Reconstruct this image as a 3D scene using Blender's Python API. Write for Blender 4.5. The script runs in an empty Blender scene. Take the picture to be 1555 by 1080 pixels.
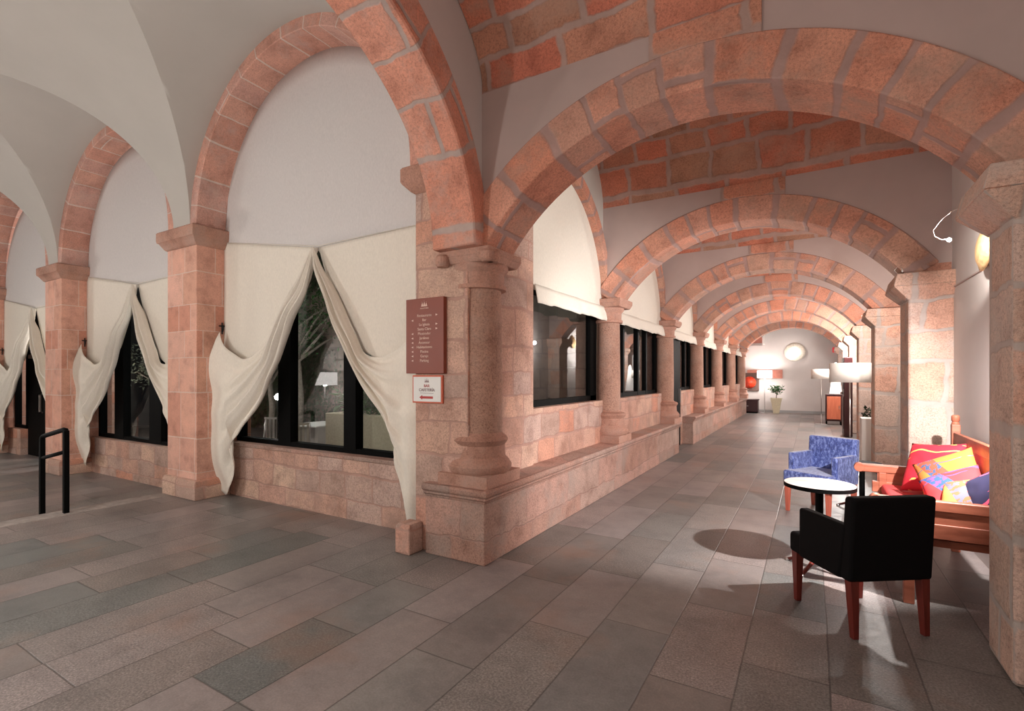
import bpy, bmesh, math, random
from mathutils import Vector, Matrix, noise as mnoise
S = bpy.context.scene
COL = S.collection
PI = math.pi
rnd = random.Random(7)

# ------------------------------------------------------------------ camera
F_PX = 762.0
YAW = math.atan(454.5 / 762.0)
cam_d = bpy.data.cameras.new('camera'); cam = bpy.data.objects.new('camera', cam_d); COL.objects.link(cam)
cam.location = (0, 0, 1.55); cam.rotation_euler = (PI / 2, 0, YAW)
cam_d.sensor_width = 36; cam_d.lens = 36 * F_PX / 1555; cam_d.shift_y = 30 / 1555; cam_d.clip_start = .05
S.camera = cam

# ------------------------------------------------------------------ world, exposure
w = bpy.data.worlds.new('night'); S.world = w; w.use_nodes = True
w.node_tree.nodes['Background'].inputs[0].default_value = (.35, .45, .7, 1)
w.node_tree.nodes['Background'].inputs[1].default_value = .004
S.view_settings.view_transform = 'Standard'; S.view_settings.look = 'None'
S.view_settings.gamma = 1; S.view_settings.use_curve_mapping = False
S.view_settings.exposure = 0.2

# ------------------------------------------------------------------ lights (lamps of the place and added fill)
def point(loc, power, col=(1, .9, .8), rad=.05, name='point_light', parent=None):
    d = bpy.data.lights.new(name, 'POINT'); d.energy = power; d.color = col; d.shadow_soft_size = rad
    o = bpy.data.objects.new(name, d); COL.objects.link(o); o.location = loc
    if parent: o.parent = parent
    return o
def spot(loc, target, power, angle=70, col=(1, .9, .8), rad=.04, blend=.5, name='spot_light'):
    d = bpy.data.lights.new(name, 'SPOT'); d.energy = power; d.color = col; d.shadow_soft_size = rad
    d.spot_size = math.radians(angle); d.spot_blend = blend
    o = bpy.data.objects.new(name, d); COL.objects.link(o); o.location = loc
    o.rotation_euler = (Vector(target) - Vector(loc)).to_track_quat('-Z', 'Y').to_euler()
    return o
def area(loc, target, power, sx, sy, col=(1, .95, .9), name='ceiling_glow'):
    d = bpy.data.lights.new(name, 'AREA'); d.shape = 'RECTANGLE'; d.size = sx; d.size_y = sy; d.energy = power; d.color = col
    o = bpy.data.objects.new(name, d); COL.objects.link(o); o.location = loc
    o.rotation_euler = (Vector(target) - Vector(loc)).to_track_quat('-Z', 'Y').to_euler()
    return o
WARM = (1, .93, .87); NEUT = (1, .985, .955)
# gallery on the left: unseen fill lights added by the south wall, outside the frame
for lx, pw in ((-3.6, 78), (-6.4, 84), (-13.4, 100)):
    point((lx, .15, 2.1), pw, NEUT, .09)
# corner bay: fill lights added without fixtures, beside and behind the photographer
point((-.6, .1, 2.2), 38, WARM, .09)
point((.95, 1.2, 2.3), 11, WARM, .06)
# low spot fixed to the back of the near pier, lights the sitting corner
spot((1.09, 4.02, 1.82), (.29, 5.02, 1.27), 520, 112, (1, .94, .92), .02, .55)
# gallery on the right: small lamps on the east piers
point((.95, 5.0, 2.6), 7, (1, .94, .88), .03)
spot((.92, 5.02, 2.6), (1.18, 5.32, 2.57), 30, 75, (1, .95, .88), .02, .4)
spot((.98, 4.6, 2.55), (-2.5, 5.5, 3.0), 250, 52, (1, .96, .9), .03, .8)
point((.95, 8.35, 2.35), 80, (1, .92, .86), .04)
point((.95, 11.6, 2.4), 100, (1, .95, .91), .04)
point((.9, 14.8, 2.4), 180, (1, .97, .93), .04)
point((.9, 17.9, 2.4), 200, (1, .97, .93), .04)
point((.6, 20.9, 2.3), 40, (1, .96, .94), .05)

# ------------------------------------------------------------------ node helpers
def newmat(name):
    m = bpy.data.materials.new(name); m.use_nodes = True
    nt = m.node_tree; b = nt.nodes['Principled BSDF']
    return m, nt, b
class G:
    def __init__(s, nt): s.nt = nt
    def n(s, t, **k):
        o = s.nt.nodes.new(t)
        for a, v in k.items(): setattr(o, a, v)
        return o
    def link(s, a, b): s.nt.links.new(a, b)
    def put(s, sock, v):
        if hasattr(v, 'is_output') or hasattr(v, 'links'): s.link(v, sock)
        else: sock.default_value = v
    def m(s, op, a, b=0.0, c=0.0, clamp=False):
        o = s.n('ShaderNodeMath', operation=op, use_clamp=clamp)
        s.put(o.inputs[0], a); s.put(o.inputs[1], b); s.put(o.inputs[2], c)
        return o.outputs[0]
    def vm(s, op, a, b=(0, 0, 0)):
        o = s.n('ShaderNodeVectorMath', operation=op); s.put(o.inputs[0], a); s.put(o.inputs[1], b); return o.outputs[0]
    def mix(s, f, a, b, blend='MIX'):
        o = s.n('ShaderNodeMix', data_type='RGBA', blend_type=blend)
        s.put(o.inputs[0], f); s.put(o.inputs[6], a); s.put(o.inputs[7], b); return o.outputs[2]
    def noise(s, vec, scale, detail=3, rough=.6, out=0):
        o = s.n('ShaderNodeTexNoise'); s.link(vec, o.inputs['Vector'])
        o.inputs['Scale'].default_value = scale; o.inputs['Detail'].default_value = detail; o.inputs['Roughness'].default_value = rough
        return o.outputs[out]
    def ramp(s, f, stops, interp='LINEAR'):
        o = s.n('ShaderNodeValToRGB'); s.put(o.inputs[0], f); e = o.color_ramp.elements; o.color_ramp.interpolation = interp
        while len(e) < len(stops): e.new(.5)
        for i, (p, c) in enumerate(stops): e[i].position = p; e[i].color = (*c, 1)
        return o.outputs[0]
    def wn(s, x, y=None):
        if y is None:
            o = s.n('ShaderNodeTexWhiteNoise', noise_dimensions='1D'); s.put(o.inputs['W'], x); return o.outputs[0]
        c = s.n('ShaderNodeCombineXYZ'); s.put(c.inputs[0], x); s.put(c.inputs[1], y)
        o = s.n('ShaderNodeTexWhiteNoise', noise_dimensions='2D'); s.link(c.outputs[0], o.inputs['Vector']); return o.outputs[0]
def srgb(r, g, b):
    f = lambda c: (c / 255 / 12.92) if c <= 10 else ((c / 255 + .055) / 1.055) ** 2.4
    return (f(r), f(g), f(b))

def blocks(g, vec, rh, ln, mort, warp=.03, hwarp=.25):
    """random coursed masonry: returns (random per block, stone mask)"""
    nz = g.noise(vec, 2.2, 2, .5, 1)
    d = g.vm('MULTIPLY', g.vm('SUBTRACT', nz, (.5, .5, .5)), (warp * 2, warp * 2, 0))
    nz2 = g.noise(vec, 11, 2, .5, 1)
    d2 = g.vm('MULTIPLY', g.vm('SUBTRACT', nz2, (.5, .5, .5)), (warp * .7, warp * .7, 0))
    v2 = g.vm('ADD', g.vm('ADD', vec, d), d2)
    sp = g.n('ShaderNodeSeparateXYZ'); g.link(v2, sp.inputs[0])
    u, v = sp.outputs[0], sp.outputs[1]
    if hwarp: v = g.m('ADD', v, g.m('MULTIPLY', g.m('SINE', g.m('MULTIPLY', v, 4.1 / rh * .3)), rh * hwarp))
    vr = g.m('DIVIDE', v, rh); row = g.m('FLOOR', vr); fv = g.m('FRACT', vr)
    off = g.m('MULTIPLY', g.wn(row), 7.3)
    lr = g.m('MULTIPLY', g.m('ADD', g.m('MULTIPLY', g.wn(g.m('ADD', row, 31.7)), .7), .65), ln)
    bu = g.m('DIVIDE', g.m('ADD', u, off), lr); col = g.m('FLOOR', bu); fu = g.m('FRACT', bu)
    du = g.m('MULTIPLY', g.m('MINIMUM', fu, g.m('SUBTRACT', 1, fu)), lr)
    dv = g.m('MULTIPLY', g.m('MINIMUM', fv, g.m('SUBTRACT', 1, fv)), rh)
    dd = g.m('MINIMUM', du, dv)
    mr = g.n('ShaderNodeMapRange', interpolation_type='SMOOTHSTEP'); g.link(dd, mr.inputs[0])
    mr.inputs[1].default_value = mort * .45; mr.inputs[2].default_value = mort; mr.inputs[3].default_value = 0; mr.inputs[4].default_value = 1
    return g.wn(row, col), mr.outputs[0]

def stone(name, palette, mortar, rh=.3, ln=.5, mort=.02, warp=.03, spots=.5, rough=.85, bump=.4, hwarp=.25, stain=None):
    m, nt, b = newmat(name); g = G(nt)
    uv = g.n('ShaderNodeUVMap').outputs[0]
    ob = g.n('ShaderNodeTexCoord').outputs['Object']
    r, mask = blocks(g, uv, rh, ln, mort, warp, hwarp)
    k = len(palette)
    c = g.ramp(r, [((i + .5) / k, p) for i, p in enumerate(palette)])
    n1 = g.noise(ob, 3.5, 5, .65); n2 = g.noise(ob, 60, 3, .7); n3 = g.noise(ob, 190, 2, .7)
    c = g.mix(1, c, g.ramp(n1, [(.3, (.70, .64, .62)), (.48, (1, 1, 1)), (.72, (1.18, 1.17, 1.16))]), 'MULTIPLY')
    c = g.mix(spots, c, g.ramp(n2, [(.32, (.62, .58, .56)), (.5, (1, 1, 1)), (.7, (1.2, 1.18, 1.16))]), 'MULTIPLY')
    c = g.mix(spots * .8, c, g.ramp(n3, [(.34, (.45, .4, .4)), (.46, (1, 1, 1))]), 'MULTIPLY')
    if stain:
        c = g.mix(g.m('MULTIPLY', g.ramp(g.noise(ob, 1.8, 6, .7), [(.5, (0, 0, 0)), (.66, (1, 1, 1))]), .65), c, (*stain, 1))
    mo = g.mix(1, (*mortar, 1), g.ramp(n1, [(.3, (.8, .8, .8)), (.7, (1.15, 1.15, 1.15))]), 'MULTIPLY')
    c = g.mix(mask, mo, c)
    g.link(c, b.inputs['Base Color']); b.inputs['Roughness'].default_value = rough
    h = g.m('ADD', g.m('MULTIPLY', mask, .5), g.m('ADD', g.m('MULTIPLY', n2, .22), g.m('MULTIPLY', n1, .5)))
    bp = g.n('ShaderNodeBump'); bp.inputs['Strength'].default_value = bump; bp.inputs['Distance'].default_value = .02
    g.link(h, bp.inputs['Height']); g.link(bp.outputs[0], b.inputs['Normal'])
    return m
def simple(name, col, rough=.6, metal=0, var=.0, vs=8, bump=0, bs=40, emit=None, es=0, spec=.5, sheen=0):
    m, nt, b = newmat(name); g = G(nt)
    ob = g.n('ShaderNodeTexCoord').outputs['Object']
    if var:
        n = g.noise(ob, vs, 4, .6)
        c = g.mix(1, (*col, 1), g.ramp(n, [(.3, (1 - var,) * 3), (.7, (1 + var,) * 3)]), 'MULTIPLY'); g.link(c, b.inputs['Base Color'])
    else: b.inputs['Base Color'].default_value = (*col, 1)
    b.inputs['Roughness'].default_value = rough; b.inputs['Metallic'].default_value = metal
    b.inputs['Specular IOR Level'].default_value = spec
    if sheen: b.inputs['Sheen Weight'].default_value = sheen
    if emit: b.inputs['Emission Color'].default_value = (*emit, 1); b.inputs['Emission Strength'].default_value = es
    if bump:
        bp = g.n('ShaderNodeBump'); bp.inputs['Strength'].default_value = bump; bp.inputs['Distance'].default_value = .01
        g.link(g.noise(ob, bs, 4, .6), bp.inputs['Height']); g.link(bp.outputs[0], b.inputs['Normal'])
    return m
def wood(name, c1, c2, rough=.4, scale=(18, 18, 1.5)):
    m, nt, b = newmat(name); g = G(nt)
    ob = g.n('ShaderNodeTexCoord').outputs['Object']
    mp = g.n('ShaderNodeMapping'); g.link(ob, mp.inputs[0]); mp.inputs['Scale'].default_value = scale
    n = g.noise(mp.outputs[0], 1.5, 5, .65)
    g.link(g.ramp(n, [(.3, c1), (.7, c2)]), b.inputs['Base Color']); b.inputs['Roughness'].default_value = rough
    return m

# ------------------------------------------------------------------ materials
SAL = [srgb(220, 168, 148), srgb(214, 156, 134), srgb(226, 178, 160), srgb(206, 144, 122), srgb(218, 170, 152), srgb(212, 160, 138)]
RED = [srgb(196, 122, 98), srgb(176, 124, 102), srgb(202, 122, 96), srgb(164, 126, 104), srgb(198, 138, 114), srgb(190, 114, 92)]
PNK = [srgb(206, 168, 150), srgb(192, 150, 132), srgb(212, 180, 160), srgb(204, 144, 120), srgb(198, 170, 158), srgb(186, 156, 142)]
TAN = [srgb(202, 168, 150), srgb(194, 168, 152), srgb(206, 158, 136), srgb(198, 176, 164), srgb(206, 178, 160)]
M = {}
M['pier'] = stone('salmon_ashlar', SAL, srgb(222, 192, 178), .42, .42, .008, .008, .35, bump=.25)
M['ring'] = stone('salmon_voussoirs', [srgb(208, 156, 138), srgb(202, 146, 128), srgb(214, 166, 148), srgb(196, 142, 124), srgb(206, 160, 146)], srgb(214, 192, 182), .33, 9, .012, .02, .6, bump=.3, stain=srgb(196, 168, 158))
M['vous'] = stone('pink_voussoirs', [srgb(204, 142, 118), srgb(194, 154, 134), srgb(202, 134, 108), srgb(188, 146, 128), srgb(208, 152, 130)], srgb(168, 138, 130), .3, 1.4, .035, .045, .8, bump=.6, stain=srgb(160, 138, 124))
M['bigarch'] = stone('orange_voussoirs', [srgb(214, 152, 130), srgb(208, 142, 118), srgb(218, 160, 140), srgb(204, 136, 112)], srgb(178, 158, 150), .42, 1.2, .028, .05, .7, bump=.5, stain=srgb(184, 160, 150))
M['vault'] = stone('red_vault_masonry', RED, srgb(172, 146, 136), .28, .62, .036, .06, .75, bump=.65, stain=srgb(176, 142, 124))
M['wall'] = stone('weathered_pink_masonry', PNK, srgb(182, 144, 130), .27, .5, .014, .05, .8, bump=.5, stain=srgb(164, 136, 124))
M['bench'] = stone('bench_masonry', [srgb(182, 144, 130), srgb(170, 130, 114), srgb(176, 150, 138), srgb(164, 136, 124)], srgb(166, 132, 120), .6, 1.1, .010, .07, .9, bump=.6, stain=srgb(150, 136, 128))
M['rpier'] = stone('tan_pier_masonry', TAN, srgb(184, 170, 162), .40, .55, .03, .06, .8, bump=.6, stain=srgb(190, 180, 172))
M['col'] = stone('granite_column', [srgb(182, 142, 124), srgb(176, 138, 120)], srgb(180, 140, 124), 3, 9, .004, .01, 1.0, bump=.45, hwarp=0, stain=srgb(168, 144, 132))
M['cap'] = stone('carved_stone', [srgb(188, 146, 128), srgb(180, 136, 118)], srgb(178, 134, 118), 4, 9, .003, .01, .7, bump=.45, hwarp=0, stain=srgb(172, 144, 132))
M['plaster'] = simple('lime_plaster', srgb(188, 182, 175), .9, var=.03, vs=1.5, bump=.06, bs=6)
M['plaster_w'] = simple('white_plaster', srgb(200, 192, 188), .9, var=.03, vs=2, bump=.1, bs=10)
M['plaster_d'] = simple('spandrel_plaster', srgb(176, 158, 152), .9, var=.05, vs=2, bump=.08, bs=8)
M['black'] = simple('black_metal', (.003, .003, .003), .6, .0, spec=.06)
M['iron'] = simple('black_iron', (.01, .01, .01), .5, .6)
M['steel'] = simple('brushed_steel', (.55, .53, .52), .3, 1)
M['chairblack'] = simple('black_fabric', (.0035, .003, .0035), .85, spec=.15)
M['legdark'] = wood('dark_red_wood', srgb(86, 26, 20), srgb(120, 44, 34), .35)
M['legred'] = wood('red_brown_wood', srgb(160, 78, 62), srgb(190, 104, 84), .35)
M['settle'] = wood('settle_wood', srgb(138, 76, 56), srgb(176, 104, 80), .4, (3, 3, 14))
M['gold'] = simple('gilded_metal', srgb(226, 190, 140), .35, .7, var=.25, vs=20, bump=.6, bs=25)
M['bulb'] = simple('bulb', (1, 1, 1), .3, emit=(1, .96, .92), es=60)
M['wire'] = simple('bright_wire', (.9, .85, .8), .25, 1)
M['shade_on'] = simple('lit_shade', (.9, .88, .85), .8, emit=(1, .93, .88), es=4.0)
M['shade_off'] = simple('white_shade', srgb(236, 230, 222), .8)
M['darkbox'] = simple('dark_maroon_lacquer', srgb(52, 14, 16), .4)
M['orange'] = wood('orange_wood', srgb(190, 100, 72), srgb(214, 126, 94), .5)
M['pinkart'] = simple('pink_canvas', srgb(196, 128, 112), .8, var=.2, vs=5)
M['concrete'] = simple('pale_concrete', srgb(206, 196, 168), .9, var=.12, vs=30, bump=.3)
M['leaf'] = simple('leaf_green', srgb(44, 96, 40), .45, var=.4, vs=3)
M['leaf2'] = simple('dark_leaf', srgb(40, 62, 36), .5, var=.4, vs=3)
M['leaf3'] = simple('olive_leaf', srgb(130, 140, 120), .5, var=.4, vs=3)
M['bark'] = simple('bark', srgb(150, 140, 130), .9, var=.3, vs=20, bump=.5)
M['gravel'] = simple('courtyard_gravel', srgb(92, 88, 84), .95, var=.3, vs=60, bump=.5)
M['redsign'] = simple('red_sign', srgb(200, 36, 44), .5, emit=srgb(220, 40, 50), es=.4)
M['white'] = simple('white_paint', srgb(232, 230, 226), .6)
M['blackshoe'] = M['black']

def cloth_mat(name, col, transl=.25, bs=90):
    m, nt, b = newmat(name); g = G(nt)
    ob = g.n('ShaderNodeTexCoord').outputs['Object']
    mp = g.n('ShaderNodeMapping'); g.link(ob, mp.inputs[0]); mp.inputs['Scale'].default_value = (1, 1, .35)
    n = g.noise(mp.outputs[0], bs, 3, .6); n1 = g.noise(mp.outputs[0], 7, 3, .6)
    c = g.mix(1, (*col, 1), g.ramp(n, [(.3, (.93,) * 3), (.7, (1.04,) * 3)]), 'MULTIPLY')
    g.link(c, b.inputs['Base Color']); b.inputs['Roughness'].default_value = .95
    tr = g.n('ShaderNodeBsdfTranslucent'); g.link(c, tr.inputs[0])
    mx = g.n('ShaderNodeMixShader'); mx.inputs[0].default_value = transl
    g.link(b.outputs[0], mx.inputs[1]); g.link(tr.outputs[0], mx.inputs[2])
    out = nt.nodes['Material Output']; g.link(mx.outputs[0], out.inputs[0])
    bp = g.n('ShaderNodeBump'); bp.inputs['Strength'].default_value = .12; bp.inputs['Distance'].default_value = .01
    g.link(g.m('ADD', n, g.m('MULTIPLY', n1, 3)), bp.inputs['Height']); g.link(bp.outputs[0], b.inputs['Normal'])
    return m
M['linen'] = cloth_mat('linen', srgb(240, 231, 218), .06)
M['linen_up'] = cloth_mat('linen_upper', srgb(222, 216, 214), .06)
M['blind'] = cloth_mat('blind_cloth', srgb(232, 226, 214), .06)

def glass_mat():
    m, nt, b = newmat('window_glass'); g = G(nt); nt.nodes.remove(b)
    t = g.n('ShaderNodeBsdfTransparent'); t.inputs[0].default_value = (.82, .84, .83, 1)
    gl = g.n('ShaderNodeBsdfGlossy'); gl.inputs['Roughness'].default_value = 0.0
    fr = g.n('ShaderNodeFresnel'); fr.inputs['IOR'].default_value = 1.9
    mx = g.n('ShaderNodeMixShader'); g.link(fr.outputs[0], mx.inputs[0]); g.link(t.outputs[0], mx.inputs[1]); g.link(gl.outputs[0], mx.inputs[2])
    g.link(mx.outputs[0], nt.nodes['Material Output'].inputs[0]); return m
M['glass'] = glass_mat()

def floor_mat():
    m, nt, b = newmat('granite_paving'); g = G(nt)
    ob = g.n('ShaderNodeTexCoord').outputs['Object']
    sp = g.n('ShaderNodeSeparateXYZ'); g.link(ob, sp.inputs[0])
    cb = g.n('ShaderNodeCombineXYZ'); g.link(sp.outputs[1], cb.inputs[0]); g.link(g.m('ADD', sp.outputs[0], 20.02), cb.inputs[1])
    r, mask = blocks(g, cb.outputs[0], .402, .95, .006, .004, 0)
    base = g.ramp(r, [(0, srgb(112, 109, 106)), (.3, srgb(142, 132, 130)), (.45, srgb(120, 113, 109)), (.62, srgb(146, 136, 134)), (.78, srgb(104, 108, 107)), (1, srgb(131, 126, 123))], 'LINEAR')
    n1 = g.noise(ob, 2.2, 6, .7); n2 = g.noise(ob, 85, 3, .75); n3 = g.noise(ob, 14, 4, .7)
    sel = g.wn(g.m('MULTIPLY', r, 91.7))
    rough_sel = g.m('GREATER_THAN', sel, .45)
    c = g.mix(1, base, g.ramp(n1, [(.3, (.72, .73, .74)), (.5, (1, 1, 1)), (.75, (1.22, 1.2, 1.18))]), 'MULTIPLY')
    sp_f = g.m('ADD', g.m('MULTIPLY', rough_sel, .65), .3)
    c = g.mix(sp_f, c, g.ramp(n2, [(.3, (.45, .44, .42)), (.5, (.95, .94, .92)), (.72, (1.7, 1.66, 1.62))]), 'MULTIPLY')
    c = g.mix(.5, c, g.ramp(n3, [(.3, (.75,) * 3), (.7, (1.2,) * 3)]), 'MULTIPLY')
    rs = g.m('MULTIPLY', g.ramp(g.noise(ob, .9, 4, .6), [(.56, (0, 0, 0)), (.68, (1, 1, 1))]), .35)
    c = g.mix(rs, c, (*srgb(150, 112, 92), 1))
    c = g.mix(g.m('ADD', g.m('MULTIPLY', mask, .55), .45), (*srgb(40, 36, 34), 1), c)
    g.link(c, b.inputs['Base Color'])
    g.link(g.m('ADD', g.m('MULTIPLY', n3, .25), .27), b.inputs['Roughness'])
    h = g.m('ADD', g.m('MULTIPLY', mask, .6), g.m('ADD', g.m('MULTIPLY', n3, .25), g.m('MULTIPLY', g.m('MULTIPLY', n2, rough_sel), .25)))
    bp = g.n('ShaderNodeBump'); bp.inputs['Strength'].default_value = .35; bp.inputs['Distance'].default_value = .01
    g.link(h, bp.inputs['Height']); g.link(bp.outputs[0], b.inputs['Normal'])
    return m
M['floor'] = floor_mat()

def blue_fabric():
    m, nt, b = newmat('crushed_blue_velvet'); g = G(nt)
    ob = g.n('ShaderNodeTexCoord').outputs['Object']
    mp = g.n('ShaderNodeMapping'); g.link(ob, mp.inputs[0]); mp.inputs['Scale'].default_value = (1, 1, .55)
    n = g.noise(mp.outputs[0], 38, 5, .75)
    g.link(g.ramp(n, [(.3, srgb(22, 28, 72)), (.48, srgb(58, 74, 138)), (.62, srgb(122, 138, 192))]), b.inputs['Base Color'])
    b.inputs['Roughness'].default_value = .7; b.inputs['Sheen Weight'].default_value = .4
    return m
M['blue'] = blue_fabric()

def pattern(name, base, fig, fig2=None, sc=9, thr=.08):
    """woven cushion cloth with embroidered curling lines"""
    m, nt, b = newmat(name); g = G(nt)
    ob = g.n('ShaderNodeTexCoord').outputs['Object']
    wv = g.n('ShaderNodeTexWave'); wv.wave_type = 'RINGS'; g.link(ob, wv.inputs[0]); wv.inputs['Scale'].default_value = sc * .6; wv.inputs['Distortion'].default_value = 9; wv.inputs['Detail'].default_value = 1
    line = g.m('LESS_THAN', wv.outputs[1], thr)
    reg = g.m('GREATER_THAN', g.noise(ob, 5, 1, .5), .52)
    c = g.mix(g.m('MULTIPLY', line, reg), (*base, 1), (*fig, 1))
    if fig2:
        sp = g.n('ShaderNodeSeparateXYZ'); g.link(ob, sp.inputs[0])
        band = g.m('LESS_THAN', g.m('ABSOLUTE', g.m('ADD', g.m('ADD', sp.outputs[0], g.m('MULTIPLY', sp.outputs[1], .5)), .02)), .06)
        c2 = g.mix(g.m('GREATER_THAN', g.noise(ob, 22, 2, .5), .52), (*fig2, 1), (*fig, 1))
        c = g.mix(band, c, c2)
    g.link(c, b.inputs['Base Color']); b.inputs['Roughness'].default_value = .9
    return m
M['cu_red'] = pattern('red_embroidered', srgb(198, 34, 52), srgb(236, 176, 96), None, 7, .1)
M['cu_orange'] = pattern('orange_embroidered', srgb(202, 112, 48), srgb(60, 80, 110), srgb(190, 70, 50), 5, .02)
M['cu_mix'] = pattern('red_blue_embroidered', srgb(212, 48, 52), srgb(110, 70, 120), srgb(50, 80, 130), 9, .12)
M['cu_yel'] = pattern('yellow_embroidered', srgb(206, 142, 70), srgb(220, 90, 60), srgb(96, 96, 110), 8, .12)
M['cu_navy'] = pattern('navy_embroidered', srgb(34, 30, 62), srgb(210, 80, 110), None, 8, .1)
M['pad'] = simple('red_seat_cloth', srgb(214, 66, 66), .85, var=.06)
M['tabletop'] = wood('pale_table_top', srgb(150, 144, 138), srgb(196, 190, 184), .3, (2, 14, 14))
M['signbrown'] = simple('brown_board', srgb(132, 62, 44), .5, var=.06, vs=4)
M['signtext'] = simple('cream_lettering', srgb(232, 200, 184), .6)
M['signred'] = simple('red_print', srgb(178, 52, 50), .6)
M['signframe'] = simple('orange_red_frame', srgb(206, 100, 70), .5)
M['signgrey'] = simple('grey_print', srgb(130, 96, 96), .6)

# ------------------------------------------------------------------ mesh helpers
class MB:
    def __init__(s): s.v = []; s.f = []; s.uv = {}
    def vert(s, p): s.v.append(Vector(p)); return len(s.v) - 1
    def face(s, idx, uv=None):
        s.f.append(tuple(idx))
        if uv: s.uv[len(s.f) - 1] = uv
    def quad(s, a, b, c, d, uv=None): s.face([s.vert(a), s.vert(b), s.vert(c), s.vert(d)], uv)
    def poly(s, pts, uv=None): s.face([s.vert(p) for p in pts], uv)
    def box(s, x0, x1, y0, y1, z0, z1, tr=None):
        P = [(x0, y0, z0), (x1, y0, z0), (x1, y1, z0), (x0, y1, z0), (x0, y0, z1), (x1, y0, z1), (x1, y1, z1), (x0, y1, z1)]
        if tr: P = [tr @ Vector(p) for p in P]
        i = [s.vert(p) for p in P]
        for q in ((0, 3, 2, 1), (4, 5, 6, 7), (0, 1, 5, 4), (1, 2, 6, 5), (2, 3, 7, 6), (3, 0, 4, 7)): s.face([i[k] for k in q])
        return s
    def frustum(s, b, t, z0, z1, tr=None):   # b,t = (x0,x1,y0,y1)
        P = [(b[0], b[2], z0), (b[1], b[2], z0), (b[1], b[3], z0), (b[0], b[3], z0), (t[0], t[2], z1), (t[1], t[2], z1), (t[1], t[3], z1), (t[0], t[3], z1)]
        if tr: P = [tr @ Vector(p) for p in P]
        i = [s.vert(p) for p in P]
        for q in ((0, 3, 2, 1), (4, 5, 6, 7), (0, 1, 5, 4), (1, 2, 6, 5), (2, 3, 7, 6), (3, 0, 4, 7)): s.face([i[k] for k in q])
        return s
    def lathe(s, cx, cy, prof, n=32, cap=True):
        rings = []
        for r, z in prof: rings.append([s.vert((cx + r * math.cos(2 * PI * k / n), cy + r * math.sin(2 * PI * k / n), z)) for k in range(n)])
        for j in range(len(prof) - 1):
            for k in range(n):
                k2 = (k + 1) % n; r = max(prof[j][0], .05)
                u0, u1 = 2 * PI * k / n * r, 2 * PI * (k + 1) / n * r
                s.face([rings[j][k], rings[j][k2], rings[j + 1][k2], rings[j + 1][k]], [(u0, prof[j][1]), (u1, prof[j][1]), (u1, prof[j + 1][1]), (u0, prof[j + 1][1])])
        if cap: s.face(rings[0][::-1]); s.face(rings[-1])
        return s
    def tube(s, pts, r, n=8, closed=False):
        pts = [Vector(p) for p in pts]; R = r if isinstance(r, (list, tuple)) else [r] * len(pts); rings = []
        up = Vector((0, 0, 1)); prev = None
        for i, p in enumerate(pts):
            t = (pts[min(i + 1, len(pts) - 1)] - pts[max(i - 1, 0)]).normalized()
            a = prev if prev is not None else (up if abs(t.z) < .9 else Vector((1, 0, 0)))
            x = (a - t * a.dot(t)).normalized(); y = t.cross(x); prev = x
            rings.append([s.vert(p + (x * math.cos(2 * PI * k / n) + y * math.sin(2 * PI * k / n)) * R[i]) for k in range(n)])
        for j in range(len(pts) - 1):
            for k in range(n): s.face([rings[j][k], rings[j][(k + 1) % n], rings[j + 1][(k + 1) % n], rings[j + 1][k]])
        s.face(rings[0][::-1]); s.face(rings[-1]); return s
    def sweep(s, path, prof, side=1):
        """profile (out, z) swept along a 2D path with mitred corners, out = to the right of travel * side"""
        n = len(path); P = [Vector(p) for p in path]; off = []
        for i in range(n):
            ns = []
            if i > 0: d = (P[i] - P[i - 1]).normalized(); ns.append(Vector((d.y, -d.x)) * side)
            if i < n - 1: d = (P[i + 1] - P[i]).normalized(); ns.append(Vector((d.y, -d.x)) * side)
            if len(ns) == 2: b = (ns[0] + ns[1]); b = b / (b.length_squared / 2)
            else: b = ns[0]
            off.append(b)
        L = 0; rows = []; Ls = []
        for i in range(n):
            if i: L += (P[i] - P[i - 1]).length
            Ls.append(L); rows.append([s.vert((P[i].x + off[i].x * o, P[i].y + off[i].y * o, z)) for o, z in prof])
        for i in range(n - 1):
            h = 0
            for k in range(len(prof) - 1):
                dh = math.dist(prof[k], prof[k + 1])
                q = [rows[i][k], rows[i + 1][k], rows[i + 1][k + 1], rows[i][k + 1]]
                uv = [(Ls[i], h), (Ls[i + 1], h), (Ls[i + 1], h + dh), (Ls[i], h + dh)]
                s.face(q, uv); h += dh
        s.face(rows[0]); s.face(rows[-1][::-1]); return s
    def arch(s, inn, out, w0, w1, axis, vofs=0):
        """solid ring between two 2D curves (h,z) extruded from w0 to w1; axis 'x': h is x and width is y; 'y': h is y and width is x"""
        def p(h, z, w): return (h, w, z) if axis == 'x' else (w, h, z)
        L = [0]
        for i in range(1, len(inn)): L.append(L[-1] + math.dist(inn[i - 1], inn[i]))
        for i in range(len(inn) - 1):
            a, b = i, i + 1; la, lb = L[a] + vofs, L[b] + vofs; ww = w1 - w0; th = math.dist(inn[a], out[a])
            s.quad(p(*inn[a], w0), p(*inn[b], w0), p(*inn[b], w1), p(*inn[a], w1), [(0, la), (0, lb), (ww, lb), (ww, la)])
            s.quad(p(*out[a], w0), p(*out[b], w0), p(*out[b], w1), p(*out[a], w1), [(0, la), (0, lb), (ww, lb), (ww, la)])
            s.quad(p(*inn[a], w0), p(*inn[b], w0), p(*out[b], w0), p(*out[a], w0), [(0, la), (0, lb), (-th, lb), (-th, la)])
            s.quad(p(*inn[a], w1), p(*inn[b], w1), p(*out[b], w1), p(*out[a], w1), [(ww, la), (ww, lb), (ww + th, lb), (ww + th, la)])
        for i in (0, -1): s.quad(p(*inn[i], w0), p(*inn[i], w1), p(*out[i], w1), p(*out[i], w0))
        return s
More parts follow.
